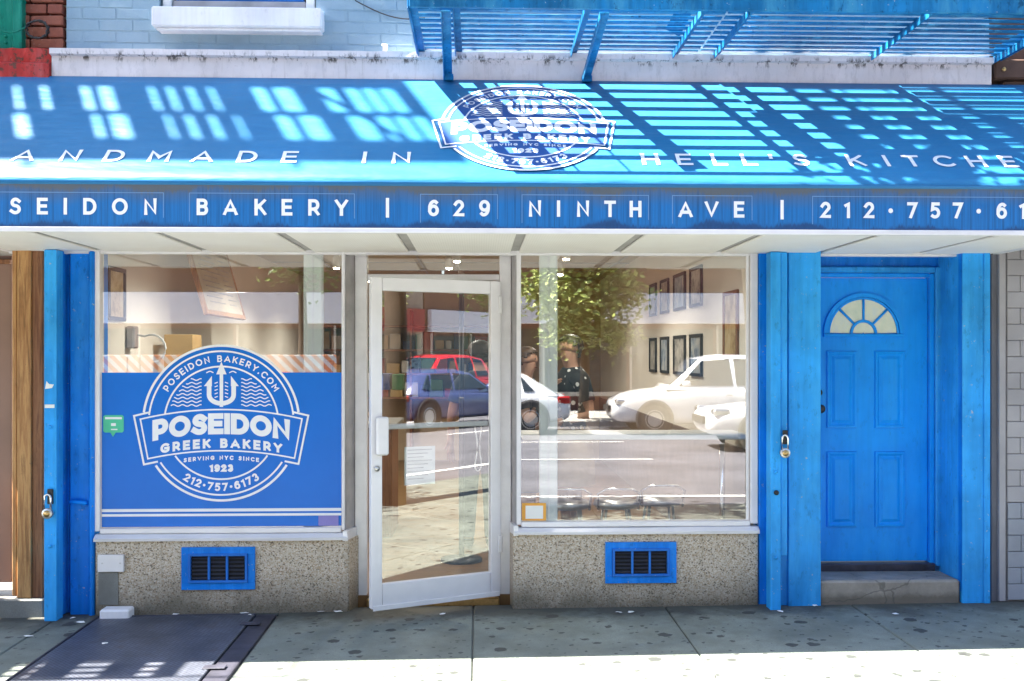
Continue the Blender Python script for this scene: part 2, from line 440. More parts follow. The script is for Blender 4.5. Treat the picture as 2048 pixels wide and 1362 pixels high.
def m_frost():
    t = NT('frosted_fanlight'); v = t.co()
    t.base(t.ramp(t.noise(v, 9, 5), [(.3, (.60, .68, .52)), (.55, (.76, .78, .60)), (.75, (.66, .74, .70))])).set(.09)
    t.bump(t.noise(v, 140, 3), .3, .003); return t.m
M['frost'] = m_frost()
M['decal_blue'] = simple('decal_blue_vinyl', (.010, .16, .62), .2, 0, .05, 3, spec=.25)
M['sticker_green'] = simple('sticker_green', (.06, .52, .30), .4)
M['orange_frame'] = simple('orange_print', (.80, .38, .06), .5)
def emit(name, c, s):
    m = bpy.data.materials.new(name); m.use_nodes = True; b = m.node_tree.nodes['Principled BSDF']
    b.inputs['Base Color'].default_value = c4(c); b.inputs['Emission Color'].default_value = c4(c); b.inputs['Emission Strength'].default_value = s
    return m
M['lamp_on'] = emit('lamp_glow', (1, .85, .6), 12)
def m_floor():
    t = NT('golden_wood_floor'); v = t.co((1, 7, 1))
    t.base(t.ramp(t.noise(v, 2.4, 6, .6), [(.3, (.13, .065, .02)), (.7, (.23, .12, .04))])).set(.35)
    return t.m
M['shop_floor'] = m_floor()

# ------------------------------------------------------------------ stroke lettering (geometric sans capitals)
def arc(cx, cy, rx, ry, a0, a1, n=14):
    return [(cx+rx*math.cos(R(a0+(a1-a0)*i/n)), cy+ry*math.sin(R(a0+(a1-a0)*i/n))) for i in range(n+1)]
def glyphs():
    g = {}
    g['A'] = (.92, [[(0, 0), (.46, 1), (.92, 0)], [(.14, .27), (.78, .27)]])
    g['B'] = (.66, [[(0, 0), (0, 1), (.38, 1)]+arc(.38, .765, .235, .235, 90, -90, 10)+[(.02, .53)], [(.3, .53), (.41, .53)]+arc(.41, .265, .25, .265, 90, -90, 10)+[(0, 0)]])
    g['C'] = (.84, [arc(.5, .5, .5, .5, 47, 313, 26)])
    g['D'] = (.80, [[(0, 0), (0, 1), (.32, 1)]+arc(.32, .5, .48, .5, 90, -90, 16)+[(0, 0)]])
    g['E'] = (.60, [[(.60, 1), (0, 1), (0, 0), (.61, 0)], [(0, .51), (.54, .51)]])
    g['G'] = (.90, [arc(.5, .5, .5, .5, 50, 318, 26)+[(.90, .46), (.52, .46)]])
    g['H'] = (.72, [[(0, 0), (0, 1)], [(.72, 0), (.72, 1)], [(0, .51), (.72, .51)]])
    g['I'] = (.0, [[(0, 0), (0, 1)]])
    g['K'] = (.70, [[(0, 0), (0, 1)], [(.66, 1), (.03, .40)], [(.22, .60), (.70, 0)]])
    g['L'] = (.56, [[(0, 1), (0, 0), (.56, 0)]])
    g['M'] = (.88, [[(0, 0), (0, 1), (.44, .36), (.88, 1), (.88, 0)]])
    g['N'] = (.74, [[(0, 0), (0, 1), (.74, 0), (.74, 1)]])
    g['O'] = (1.0, [arc(.5, .5, .5, .5, 0, 360, 36)])
    g['P'] = (.62, [[(0, 0), (0, 1), (.33, 1)]+arc(.33, .675, .30, .325, 90, -90, 12)+[(0, .35)]])
    g['R'] = (.66, [[(0, 0), (0, 1), (.35, 1)]+arc(.35, .685, .29, .315, 90, -90, 12)+[(0, .37)], [(.36, .37), (.66, 0)]])
    g['S'] = (.62, [[(.60, .86)]+arc(.33, .745, .27, .255, 62, 180, 8)+arc(.33, .745, .27, .225, 200, 262, 4)+arc(.30, .255, .32, .265, 72, 0, 6)+arc(.31, .255, .31, .255, -20, -128, 8)+[(0, .13)]])
    g['T'] = (.70, [[(0, 1), (.70, 1)], [(.35, 1), (.35, 0)]])
    g['U'] = (.72, [[(0, 1), (0, .36)]+arc(.36, .36, .36, .36, 180, 360, 14)+[(.72, 1)]])
    g['V'] = (.88, [[(0, 1), (.44, 0), (.88, 1)]])
    g['W'] = (1.24, [[(0, 1), (.31, 0), (.62, 1), (.93, 0), (1.24, 1)]])
    g['X'] = (.76, [[(0, 1), (.76, 0)], [(0, 0), (.76, 1)]])
    g['Y'] = (.80, [[(0, 1), (.40, .44), (.80, 1)], [(.40, .46), (.40, 0)]])
    g['Z'] = (.64, [[(0, 1), (.64, 1), (0, 0), (.66, 0)]])
    g['1'] = (.22, [[(0, .86), (.22, 1), (.22, 0)]])
    g['2'] = (.58, [[(.0, .80)]+arc(.29, .715, .28, .285, 140, -20, 12)+[(.0, 0), (.60, 0)]])
    g['3'] = (.58, [arc(.28, .745, .26, .255, 140, -70, 12)+arc(.28, .28, .30, .28, 68, -140, 14)])
    g['5'] = (.58, [[(.54, 1), (.10, 1), (.06, .58)]+arc(.27, .32, .31, .32, 118, -130, 14)])
    g['6'] = (.62, [[(.54, .92)]+arc(.38, .50, .38, .50, 78, 180, 10)+arc(.31, .32, .31, .32, 180, 540, 26)])
    g['7'] = (.58, [[(0, 1), (.60, 1), (.18, 0)]])
    g['9'] = (.62, [[(.08, .08)]+arc(.24, .50, .38, .50, -102, 0, 10)+arc(.31, .68, .31, .32, 0, 360, 26)])
    g['|'] = (.0, [[(0, -.12), (0, 1.12)]])
    g["'"] = (.0, [[(0, .72), (.02, 1)]])
    g['.'] = (.0, [[(0, .0), (0, .06)]])
    g['•'] = (.20, [arc(.10, .46, .06, .06, 0, 360, 12)])
    g['-'] = (.3, [[(0, .46), (.3, .46)]])
    return g
GL = glyphs()
def ribbon(pts, w):
    """left/right offsets of a stroke with mitred joins; drops doubled points"""
    p = [Vector((x, y)) for x, y in pts]; q = [p[0]]
    for a in p[1:]:
        if (a-q[-1]).length > 1e-4: q.append(a)
    closed = (q[0]-q[-1]).length < 1e-3 and len(q) > 3
    if closed: q = q[:-1]
    n = len(q); L, Rr = [], []
    for i in range(n):
        if closed: d0 = (q[i]-q[i-1]).normalized(); d1 = (q[(i+1) % n]-q[i]).normalized()
        else:
            d0 = (q[i]-q[i-1]).normalized() if i else (q[1]-q[0]).normalized()
            d1 = (q[i+1]-q[i]).normalized() if i < n-1 else d0
        n0 = Vector((-d0.y, d0.x)); n1 = Vector((-d1.y, d1.x)); mm = (n0+n1)
        mm = mm.normalized() if mm.length > 1e-6 else n0
        k = min(1/max(.2, mm.dot(n1)), 1.9)
        L.append(q[i]+mm*k*w/2); Rr.append(q[i]-mm*k*w/2)
    return L, Rr, closed
class Flat:
    """collects flat coloured shapes in (u, v) with a tiny lift per stroke; mapped to 3-D by a function"""
    def __init__(s): s.v, s.f, s.k = [], [], 0
    def lift(s): s.k += 1; return (s.k % 5)*.00012
    def stroke(s, pts, w, tr=lambda p: p, cap=False, clamp=None):
        if cap and (Vector(pts[0])-Vector(pts[-1])).length > 1e-3:
            a, b = Vector(pts[0]), Vector(pts[1]); c, d = Vector(pts[-1]), Vector(pts[-2])
            pts = [tuple(a+(a-b).normalized()*w*.5)]+list(pts[1:-1])+[tuple(c+(c-d).normalized()*w*.5)]
        if clamp:
            t0 = tr; tr = lambda p: t0(Vector((p[0], max(clamp[0], min(clamp[1], p[1])))))
        L, Rr, closed = ribbon(pts, w); b = len(s.v); h = s.lift(); n = len(L)
        for i, (a, c) in enumerate(zip(L, Rr)): s.v.append((*tr(a), h+i*1.6e-5)); s.v.append((*tr(c), h+i*1.6e-5))
        for i in range(n if closed else n-1):
            j = (i+1) % n; s.f.append((b+2*i, b+2*i+1, b+2*j+1, b+2*j))
    def poly(s, pts, tr=lambda p: p):
        b = len(s.v); h = s.lift()
        for p in pts: s.v.append((*tr(Vector(p)), h))
        s.f.append(tuple(range(b, b+len(pts))))
    def glyph(s, ch, x, y, h, w, tr=lambda p: p, sx=1.0, center=False):
        W, strokes = GL[ch]; k = h-w
        x0 = x+w/2 - ((W*k*sx+w)/2 if center else 0)
        for st in strokes:
            s.stroke([(x0+px*k*sx, y+w/2+py*k) for px, py in st], w, tr, True, None if ch == '|' else (y, y+h))
        return W*k*sx+w
    def text(s, txt, cx, y, h, w, gap, tr=lambda p: p, sx=1.0, space=.45):
        tot = 0
        for i, c in enumerate(txt): tot += (space*h if c == ' ' else GL[c][0]*(h-w)*sx+w)+(gap if i < len(txt)-1 else 0)
        x = cx-tot/2
        for c in txt:
            if c == ' ': x += space*h+gap
            else: x += s.glyph(c, x, y, h, w, tr, sx)+gap
    def arctext(s, txt, rad, a_mid, h, w, gap, top=True, space=.45):
        ws = [(space*h if c == ' ' else GL[c][0]*(h-w)+w) for c in txt]
        tot = sum(ws)+gap*(len(txt)-1); x = -tot/2
        for c, cw in zip(txt, ws):
            if c != ' ':
                mid = x+cw/2
                if top: a = R(a_mid)-mid/rad; rot = a-math.pi/2; base = rad-h/2
                else: a = R(a_mid)+mid/rad; rot = a+math.pi/2; base = -(rad+h/2)
                cs, sn = math.cos(rot), math.sin(rot)
                def tr(p, cs=cs, sn=sn, base=base): yy = p[1]+base; return (p[0]*cs-yy*sn, p[0]*sn+yy*cs)
                s.glyph(c, -cw/2, 0, h, w, tr)
            x += cw+gap
    def build(s, name, mapf, m, parent, flip=False):
        vs = [mapf(u, v, h) for u, v, h in s.v]
        fs = [tuple(reversed(f)) for f in s.f] if flip else s.f
        return mobj(name, vs, fs, m, parent)

# ------------------------------------------------------------------ the setting: pavement, road
side = tag(mobj('sidewalk', [(-16, .9, -.012+gz(-16)), (-5, .9, -.012+gz(-5)), (5, .9, -.012+gz(5)), (30, .9, -.012+gz(30)),
                           (-16, -4.45, -.032+gz(-16)), (-5, -4.45, -.032+gz(-5)), (5, -4.45, -.032+gz(5)), (30, -4.45, -.032+gz(30))],
                [(0, 4, 5, 1), (1, 5, 6, 2), (2, 6, 7, 3)], M['plinth']), kind='structure')
xs = [-5.1, -3.9, -2.68, -2.43]
xs2 = [-1.28, -.03, 1.22, 2.44, 3.66, 4.88]
rows = [(.06, -1.52), (-1.52, -3.0), (-3.0, -4.45)]
def slab(x0, x1, y0, y1):
    g = .0035; fall = lambda y: -.004*max(0, -y)
    bm = bmesh.new(); bm_box(bm, x0+g, x1-g, y1+g, y0-g, -.04, 0, .006)
    for v in bm.verts: v.co.z += gz(v.co.x)+fall(v.co.y)
    bobj('paving_slab', bm, M['slab'], side)
for y0, y1 in rows:
    for a in (xs, xs2):
        for i in range(len(a)-1):
            slab(a[i], a[i+1], y0, y1)
for y0, y1 in rows[1:]: slab(-2.43, -1.28, y0, y1)
slab(-2.43, -1.28, .06, -.09)
for x0, x1 in ((-9.9, -7.5), (-7.5, -5.1), (4.88, 7.3), (7.3, 9.7), (9.7, 12.2), (12.2, 14.6)):
    slab(x0, x1, .06, -2.2); slab(x0, x1, -2.2, -4.45)
tag(box('kerb', -16, 30, -4.62, -4.455, -.25, -.012, M['kerb'], bevel=.015), kind='structure')
tag(mobj('road', [(-60, -18.4, -.15), (60, -18.4, -.15), (60, -4.6, -.15), (-60, -4.6, -.15)], [(0, 1, 2, 3)], M['asphalt']), kind='structure')
tag(mobj('ground', [(-250, -250, -.3), (250, -250, -.3), (250, 120, -.3), (-250, 120, -.3)], [(0, 1, 2, 3)], M['asphalt']), kind='structure')
mk = tag(empty('lane_marking', (0, -11, -.146)), kind='structure')
for yy in (-10.6, -14.0):
    for k in range(-5, 8): mobj('lane_stripe', [(k*6, yy-.06, -.145), (k*6+3, yy-.06, -.145), (k*6+3, yy+.06, -.145), (k*6, yy+.06, -.145)], [(0, 1, 2, 3)], M['road_paint'], mk)
mobj('lane_stripe', [(-40, -6.2, -.145), (45, -6.2, -.145), (45, -6.05, -.145), (-40, -6.05, -.145)], [(0, 1, 2, 3)], M['road_paint'], mk)
tag(box('far_sidewalk', -60, 60, -23, -18.4, -.3, 0, M['kerb'], bevel=.02), kind='structure')

# ------------------------------------------------------------------ bakery building
B = empty('bakery_building', (.3, 0, 0), 'pale blue painted brick shop building with blue pilasters and a glass shop front', 'building')
XL, XR = ax(133, 0), 3.37
WX0, WX1, WZ0 = ax(318, 0), ax(632, 0), az(14, 0, 470)
upper = mobj('upper_wall', [(XL, .0005, 3.40), (XR, .0005, 3.40), (XR, .0005, 10.5), (XL, .0005, 10.5), (WX0, .0005, WZ0), (WX1, .0005, WZ0), (WX1, .0005, 5.55), (WX0, .0005, 5.55),
             (XL, .4, 10.5), (XR, .4, 10.5), (XL, .4, 3.4), (XR, .4, 3.4), (WX0, .2, WZ0), (WX1, .2, WZ0), (WX1, .2, 5.55), (WX0, .2, 5.55)],
             [(0, 1, 5, 4), (1, 2, 6, 5), (2, 3, 7, 6), (3, 0, 4, 7), (3, 2, 9, 8), (0, 3, 8, 10), (1, 11, 9, 2), (4, 5, 13, 12), (5, 6, 14, 13), (6, 7, 15, 14), (7, 4, 12, 15)], M['brickpaint'], B)
def brick_mesh(name, L, H, D, m, bev=.006, rough=.002):
    bm = bmesh.new(); bm_box(bm, -L/2, L/2, -D/2, D/2, -H/2, H/2, bev)
    for v in bm.verts: v.co += Vector((random.uniform(-1, 1), random.uniform(-.6, .6), random.uniform(-1, 1)))*rough
    me = bpy.data.meshes.new(name); bm.to_mesh(me); bm.free(); me.materials.append(m); return me
pbr = [brick_mesh('brick', .2085, .070, .03, M['brickpaint'], .005, .0022) for _ in range(6)]
phf = [brick_mesh('brick', .1015, .070, .03, M['brickpaint'], .005, .0022) for _ in range(3)]
def lay(z0, z1, x0, x1, y, parent, full, half, holes=()):
    ro = 0; z = z0
    while z < z1:
        x = x0; first = ro % 2
        while x < x1-.05:
            hf = first or (x1-x < .2); L = .1065 if hf else .213
            me = random.choice(half if hf else full); cx = x+L/2; cz = z+.0375
            if not any(a < cx < b and c < cz < d for a, b, c, d in holes):
                add('brick', me, (cx, y+random.uniform(-.0014, .0014), cz), parent)
            x += L; first = 0
        z += .0745; ro += 1
SX0, SX1 = ax(305, -.08), ax(645, -.08); SZ0, SZ1 = az(58, -.1, 470), az(14, -.1, 470)
lay(3.60, 4.16, XL, XR, .0122, upper, pbr, phf, [(SX0-.02, SX1+.02, SZ0+.01, SZ1+.0), (WX0-.1, WX1+.1, WZ0-.02, 9)])
# stone ledge over the awning, with a crisp upper lip
bm = bmesh.new()
def ledge(bm, x0, x1, prof, n):
    rings = []
    for i in range(n+1):
        x = x0+(x1-x0)*i/n; j = lambda: noise.noise(Vector((x*7, len(rings), 3.3)))*.004
        rings.append([bm.verts.new((x, y+noise.noise(Vector((x*9, y*40, z*9)))*.005, z+noise.noise(Vector((x*8, z*30, 5)))*.004)) for y, z in prof])
    for a, b in zip(rings[:-1], rings[1:]):
        for k in range(len(prof)): kk = (k+1) % len(prof); bm.faces.new((a[k], b[k], b[kk], a[kk]))
    bm.faces.new(rings[0]); bm.faces.new(list(reversed(rings[-1])))
CX0, CX1 = ax(103, -.1), ax(1983, -.1)
ledge(bm, CX0, CX1, [(.0, 3.38), (-.10, 3.38), (-.10, 3.555), (-.135, 3.562), (-.135, 3.598), (.0, 3.606)], 90)
bmesh.ops.recalc_face_normals(bm, faces=bm.faces)
bobj('stone_ledge', bm, M['cornice'], B)
# upstairs window
w = box('window', WX0+.005, WX1-.005, .10, .112, WZ0, 5.5, M['dark_glass'], B, 0)
box('sill', SX0, SX1, -.11, .02, SZ0+.012, SZ1, M['sill'], w, .01)
box('sill_underlip', SX0+.03, SX1-.01, -.085, .0, SZ0-.006, SZ0+.011, M['sill'], w, .004)
for x0, x1 in ((WX0+.012, WX0+.07), (WX1-.07, WX1-.012)): box('frame', x0, x1, .03, .097, WZ0+.001, 5.5, M['white_paint'], w, .006)
box('bottom_rail', WX0+.075, WX1-.075, .045, .097, WZ0+.001, WZ0+.055, M['grey_metal'], w, .005)
box('screen', WX0+.09, WX1-.09, .06, .096, WZ0+.06, 4.9, M['blue_vent'], w, .005)

# ---- shop front
GY = 0.0; ZT = az(495, GY)                                        # glass plane, head of the glazing
gxl0, gxl1 = ax(203, GY), ax(684, GY); gxr0, gxr1 = ax(1042, GY), ax(1498, GY)
gzl, gzr = az(1054, GY, 440), az(1041, GY, 1270)
def shopwin(x0, x1, zb, fl, fr):
    p = empty('shop_window', ((x0+x1)/2, GY, zb)); p.parent = B; p.location = Vector(((x0+x1)/2, GY, zb))-wpos(B)
    box('pane', x0, x1, GY, GY+.006, zb, ZT, M['glass'], p, 0)
    box('side_frame', x0-fl, x0-.001, GY-.03, GY+.05, zb-.02, ZT+.02, M['white_metal'], p, .004)
    box('side_frame', x1+.001, x1+fr, GY-.03, GY+.05, zb-.02, ZT+.02, M['white_metal'], p, .004)
    box('bottom_frame', x0, x1, GY-.035, GY+.05, zb-.035, zb-.001, M['white_metal'], p, .004)
    box('top_frame', x0, x1, GY-.02, GY+.05, ZT+.001, ZT+.05, M['white_metal'], p, .003)
    return p
W1 = shopwin(gxl0, gxl1, gzl, .042, .022); W2 = shopwin(gxr0, gxr1, gzr, .03, .052)
box('stop_bead', gxr1-.022, gxr1-.003, GY-.012, GY-.002, gzr, ZT, M['alu'], W2, .002)
for p, z in ((W1, gzl), (W2, gzr)):
    x0, x1 = (ax(190, -.05), ax(697, -.05)) if p is W1 else (ax(1030, -.05), ax(1517, -.05))
    bm = bmesh.new()
    prof = [(-.075, z-.078), (-.078, z-.060), (-.045, z-.037), (.04, z-.037), (.04, z-.078)]
    ledge(bm, x0, x1, prof, 4); bmesh.ops.recalc_face_normals(bm, faces=bm.faces)
    bobj('sill', bm, M['white_metal'], p)
# inner white posts that carry the glazing
for u0, u1, nm in ((607, 645, 'l'), (1079, 1115, 'r')):
    pp = box('inner_post', ax(u0, .02), ax(u1, .02), .014, .08, .1, 2.6, M['white_paint'], W1 if nm == 'l' else W2, .008)
    xm = (ax(u0, .02)+ax(u1, .02))/2
    box('post_groove', xm-.006, xm+.006, .0095, .0135, .1, 2.6, M['alu'], pp, .001)
# bulkheads under the windows, with returns into the doorway
def bulk(xa, xb, zt, ret, sgn):
    f = -.055; bm = bmesh.new()
    if sgn > 0: pts = [(xa, .12), (xa, f), (xb, f), (xb+ret, .16), (xb+ret, .3)]
    else: pts = [(xb, .12), (xb, f), (xa, f), (xa-ret, .16), (xa-ret, .3)]
    lo = [bm.verts.new((x, y, -.08)) for x, y in pts]; hi = [bm.verts.new((x, y, zt)) for x, y in pts]
    n = len(pts)
    for i in range(n): bm.faces.new((lo[i], lo[(i+1) % n], hi[(i+1) % n], hi[i]))
    bm.faces.new(hi); bm.faces.new(lo); bmesh.ops.recalc_face_normals(bm, faces=bm.faces)
    vert = [e for e in bm.edges if abs(e.verts[0].co.z-e.verts[1].co.z) > .3 and e.verts[0].co.y < 0]
    bmesh.ops.bevel(bm, geom=vert, offset=.012, segments=3, affect='EDGES', profile=.5)
    return bobj('bulkhead', bm, M['terrazzo'], B)
bxl0, bxl1 = ax(190, -.055), ax(698, -.055); bxr0, bxr1 = ax(1026, -.055), ax(1517, -.055)
k1 = bulk(bxl0, bxl1, gzl-.079, .055, 1); k2 = bulk(bxr0, bxr1, gzr-.079, .02, -1)
# metal returns between the windows and the door frame
DFY = .14                                                        # door frame plane
djl0, djl1 = ax(711, DFY), ax(735, DFY); djr0, djr1 = ax(999, DFY), ax(1022, DFY)
hdz0, hdz1 = az(562, DFY), az(549, DFY)
ZS = az(1180, DFY)
DF = empty('door_frame', ((djl1+djr0)/2, DFY, 0)); DF.parent = B; DF.location = wpos(DF)-wpos(B)
box('jamb', djl0, djl1, DFY-.03, DFY+.06, gz(0)-.01, ZT+.03, M['alu'], DF, .004)
box('jamb', djr0, djr1, DFY-.03, DFY+.06, gz(0)-.01, ZT+.03, M['alu'], DF, .004)
box('header', djl1+.001, djr0-.001, DFY-.025, DFY+.05, hdz0, hdz1, M['alu'], DF, .004)
box('transom_pane', djl1+.002, djr0-.002, DFY, DFY+.006, hdz1+.001, ZT+.02, M['glass'], DF, 0)
box('threshold', djl1+.002, djr0-.002, DFY-.08, DFY+.12, -.01, .045, M['brass'], DF, .008)
def quad_panel(name, a, b, z0, z1, m, parent, th=.012):
    d = Vector((b[0]-a[0], b[1]-a[1], 0)).normalized(); n = Vector((-d.y, d.x, 0))*th
    v = []
    for z in (z0, z1):
        for p in (a, b): v.append(Vector((p[0], p[1], z)))
        for p in (b, a): v.append(Vector((p[0], p[1], z))+n)
    return mobj(name, v, [(0, 1, 2, 3), (7, 6, 5, 4), (0, 4, 5, 1), (1, 5, 6, 2), (2, 6, 7, 3), (3, 7, 4, 0)], m, parent)
quad_panel('return_panel', (gxl1+.026, -.01), (djl0-.001, DFY-.02), gzl-.05, ZT+.03, M['grey_metal'], DF)
quad_panel('return_panel', (djr1+.001, DFY-.02), (gxr0-.032, -.01), gzr-.05, ZT+.03, M['grey_metal'], DF)
for a, b, z in (((bxl1-.01, -.07), (djl0+.012, DFY-.035), gzl), ((djr1-.012, DFY-.035), (bxr0+.005, -.07), gzr)):
    q = quad_panel('return_cap', a, b, z-.085, z-.02, M['alu'], DF, .03)
# ---- open glass door, hinged on its right
DOOR_W, DOOR_A = .90, R(25.5)
hx, hy = djr0-.012, DFY-.045
D = empty('glass_door', (hx, hy, 0)); D.parent = B; D.location = Vector((hx, hy, 0))-wpos(B)
WP[D.name] = Vector((0, 0, 0))                                   # its parts are built about the hinge, then turned
D.rotation_euler = (0, 0, DOOR_A)
dz0, dz1 = .075, hdz0-.008
st = .072
def dbox(nm, x0, x1, z0, z1, m, y0=-.045, y1=0, bev=.004, parent=None): return box(nm, -x1, -x0, y0, y1, z0, z1, m, parent or D, bev)
dbox('stile', 0, st, dz0, dz1, M['white_metal']); dbox('stile', DOOR_W-st, DOOR_W, dz0, dz1, M['white_metal'])
dbox('top_rail', st+.001, DOOR_W-st-.001, dz1-.085, dz1, M['white_metal'], -.044, -.001)
dbox('bottom_rail', st+.001, DOOR_W-st-.001, dz0, dz0+.15, M['white_metal'], -.044, -.001)
dbox('kick_strip', .01, DOOR_W-.01, dz0-.012, dz0+.02, M['alu'], -.053, -.046, .002)
dbox('pane', st+.002, DOOR_W-st-.002, dz0+.151, dz1-.086, M['glass'], -.026, -.020, 0)
zb = az(850, -.1)
dbox('push_bar', st+.002, DOOR_W-st-.002, zb-.017, zb+.017, M['white_metal'], -.010, .024, .006)
dbox('pull_handle', DOOR_W-.105, DOOR_W-.025, az(908, -.25), az(832, -.25), M['white_metal'], -.080, -.050, .01)
lathe('lock_cylinder', [(.017, -.055), (.017, -.046), (.012, -.045)], (-(DOOR_W-.036), 0, az(934, -.25)), M['steel'], D, 16, 'y')
for z in (az(610, .1), az(1085, .1)): 
    bm = bmesh.new(); tube_into(bm, [(.006, -.03, z-.06), (.006, -.03, z+.06)], .013, 10); bm_box(bm, -.02, .005, -.054, -.046, z-.055, z+.055, .002)
    bobj('hinge', bm, M['alu'], D)
# cord looped over the push bar
cb = []
for i in range(25):
    t = i/24*2*math.pi; cb.append((-.13+.020*math.sin(t)+.012*math.sin(3*t), .030+.004*math.cos(2*t), zb-.15+.165*math.cos(t)))
tube('cord', cb, .0045, M['paper'], D, 6)
# taped notice behind the door glass
n1 = dbox('notice', .46, .67, az(962, 0), az(888, 0), M['paper'], -.018, -.0165, 0)
for k in range(9): box('print_line', -.65, -.48-.03*(k % 3), -.0195, -.0187, az(895+k*7, 0), az(893.5+k*7, 0), M['grey_metal'], n1, 0)

# ---- pilasters, gate rails and the blue panelled door
PF = -.10
lp = empty('blue_pilaster', (ax(150, 0), 0, 0)); lp.parent = B; lp.location = wpos(lp)-wpos(B)
def vbox(nm, u0, u1, Yf, Yb, vb, m, parent, vt=500, bev=.004):
    return box(nm, ax(u0, Yf), ax(u1, Yf), Yf, Yb, az(vb, Yf, (u0+u1)/2), az(vt, Yf, (u0+u1)/2), m, parent, bev)
vbox('pilaster_face', 140, 186, -.015, .25, 1245, M['blue'], lp)
vbox('gate_channel', 122, 138.5, .04, .25, 1232, M['blue'], lp)
vbox('channel_lip', 113, 120, -.08, .25, 1234, M['blue'], lp)
vbox('moulding', 176, 187.5, -.05, -.016, 1245, M['blue'], lp, 500, .012)
lathe('bolt', [(.018, -.002), (.018, -.012), (.008, -.018)], (ax(129, .04), .04, az(690, .04, 129)), M['blue'], lp, 10, 'y')
hc = at(160, 1006, -.02)
tube('pull_handle', [hc+Vector((-.05, -.004, .006)), hc+Vector((-.045, -.03, .012)), hc+Vector((.0, -.036, .010)), hc+Vector((.04, -.03, .004)), hc+Vector((.046, -.004, -.004))], .013, M['blue'], lp, 8)
rp = empty('blue_pilaster', (ax(1600, 0), 0, 0)); rp.parent = B; rp.location = wpos(rp)-wpos(B)
vbox('gate_channel', 1518, 1534, -.04, .25, 1235, M['blue'], rp)
vbox('pilaster_face', 1577, 1642, PF, .30, 1235, M['blue_lit'], rp)
vbox('face_strip', 1536, 1576, -.075, .25, 1235, M['blue_lit'], rp)
fp = empty('blue_pilaster', (ax(1950, 0), 0, 0)); fp.parent = B; fp.location = wpos(fp)-wpos(B)
vbox('pilaster_face', 1925, 1968, PF, .30, 1230, M['blue_lit'], fp)
vbox('edge_moulding', 1969, 1981, PF-.012, .30, 1230, M['blue_lit'], fp)
# recess
DY = .27
pd = empty('panel_door', (ax(1740, DY), DY, .25)); pd.parent = B; pd.location = wpos(pd)-wpos(B)
dx0, dx1 = ax(1606, DY), ax(1855, DY); pz0, pz1 = az(1122, DY, 1740), az(556, DY, 1740)
leaf = box('leaf', dx0, dx1, DY, DY+.045, pz0, pz1, M['blue_door'], pd, .003)
def rectprof(name, x0, x1, z0, z1, y, prof, m, parent):
    v, f = [], []
    for ins, d in prof:
        v += [(x0+ins, y-d, z0+ins), (x1-ins, y-d, z0+ins), (x1-ins, y-d, z1-ins), (x0+ins, y-d, z1-ins)]
    for i in range(len(prof)-1):
        for k in range(4): kk = (k+1) % 4; f.append((4*i+k, 4*i+kk, 4*i+4+kk, 4*i+4+k))
    b = 4*(len(prof)-1); f.append((b, b+1, b+2, b+3))
    return mobj(name, v, f, m, parent)
for u0, u1, v0, v1 in ((1653, 1713, 702, 856), (1749, 1809, 702, 856), (1653, 1713, 903, 1054), (1749, 1809, 903, 1054)):
    rectprof('raised_panel', ax(u0, DY), ax(u1, DY), az(v1, DY, u0), az(v0, DY, u0), DY, [(0, .0005), (.003, .012), (.016, .014), (.030, .003), (.036, .003), (.055, .013)], M['blue_door'], leaf)
# fanlight: arch moulding, spokes, panes
fc = at(1726, 667, DY); fr = (ax(1806, DY)-ax(1646, DY))/2
def arcband(name, r0, r1, a0, a1, y0, y1, m, parent, n=20):
    v, f = [], []
    for i in range(n+1):
        a = R(a0+(a1-a0)*i/n); c, s = math.cos(a), math.sin(a)
        for r, y in ((r0, y1), (r0, y0), (r1, y0), (r1, y1)): v.append((fc.x+r*c, y, fc.z+r*s))
    for i in range(n):
        for k in range(4): kk = (k+1) % 4; f.append((4*i+k, 4*i+4+k, 4*i+4+kk, 4*i+kk))
    f += [(0, 1, 2, 3), tuple(4*n+k for k in (3, 2, 1, 0))]
    return mobj(name, v, f, m, parent)
arcband('arch_moulding', fr*.90, fr, 0, 180, DY-.020, DY-.001, M['blue_door'], leaf)
arcband('arch_moulding', fr*.84, fr*.885, 0, 180, DY-.013, DY-.001, M['blue_door'], leaf)
box('fanlight_sill', fc.x-fr, fc.x+fr, DY-.022, DY-.001, fc.z-.024, fc.z-.002, M['blue_door'], leaf, .004)
for k in range(4):
    a0, a1 = 45*k+(2.2 if k else 1), 45*k+45-(2.2 if k < 3 else 1)
    arcband('fanlight_pane', fr*.34, fr*.835, a0, a1, DY-.004, DY-.001, M['frost'], leaf, 10)
arcband('fanlight_pane', fr*.02, fr*.27, 2, 178, DY-.004, DY-.001, M['frost'], leaf, 14)
arcband('muntin', fr*.275, fr*.335, 0, 180, DY-.016, DY-.001, M['blue_door'], leaf, 16)
for a in (45, 90, 135):
    c, s = math.cos(R(a)), math.sin(R(a)); tube('muntin', [(fc.x+fr*.34*c, DY-.009, fc.z+fr*.34*s), (fc.x+fr*.85*c, DY-.009, fc.z+fr*.85*s)], .0085, M['blue_door'], leaf, 6)
# handle plate and knob peeping past the pilaster
hp = at(1640, 800, DY-.04)
lathe('door_knob', [(.012, 0), (.012, -.03), (.028, -.045), (.03, -.06), (.018, -.072)], (hp.x+.002, DY, hp.z-.06), M['black'], pd, 14, 'y')
lathe('lock_cylinder', [(.024, 0), (.024, -.012), (.016, -.016)], (hp.x+.004, DY, hp.z+.05), M['black'], pd, 14, 'y')
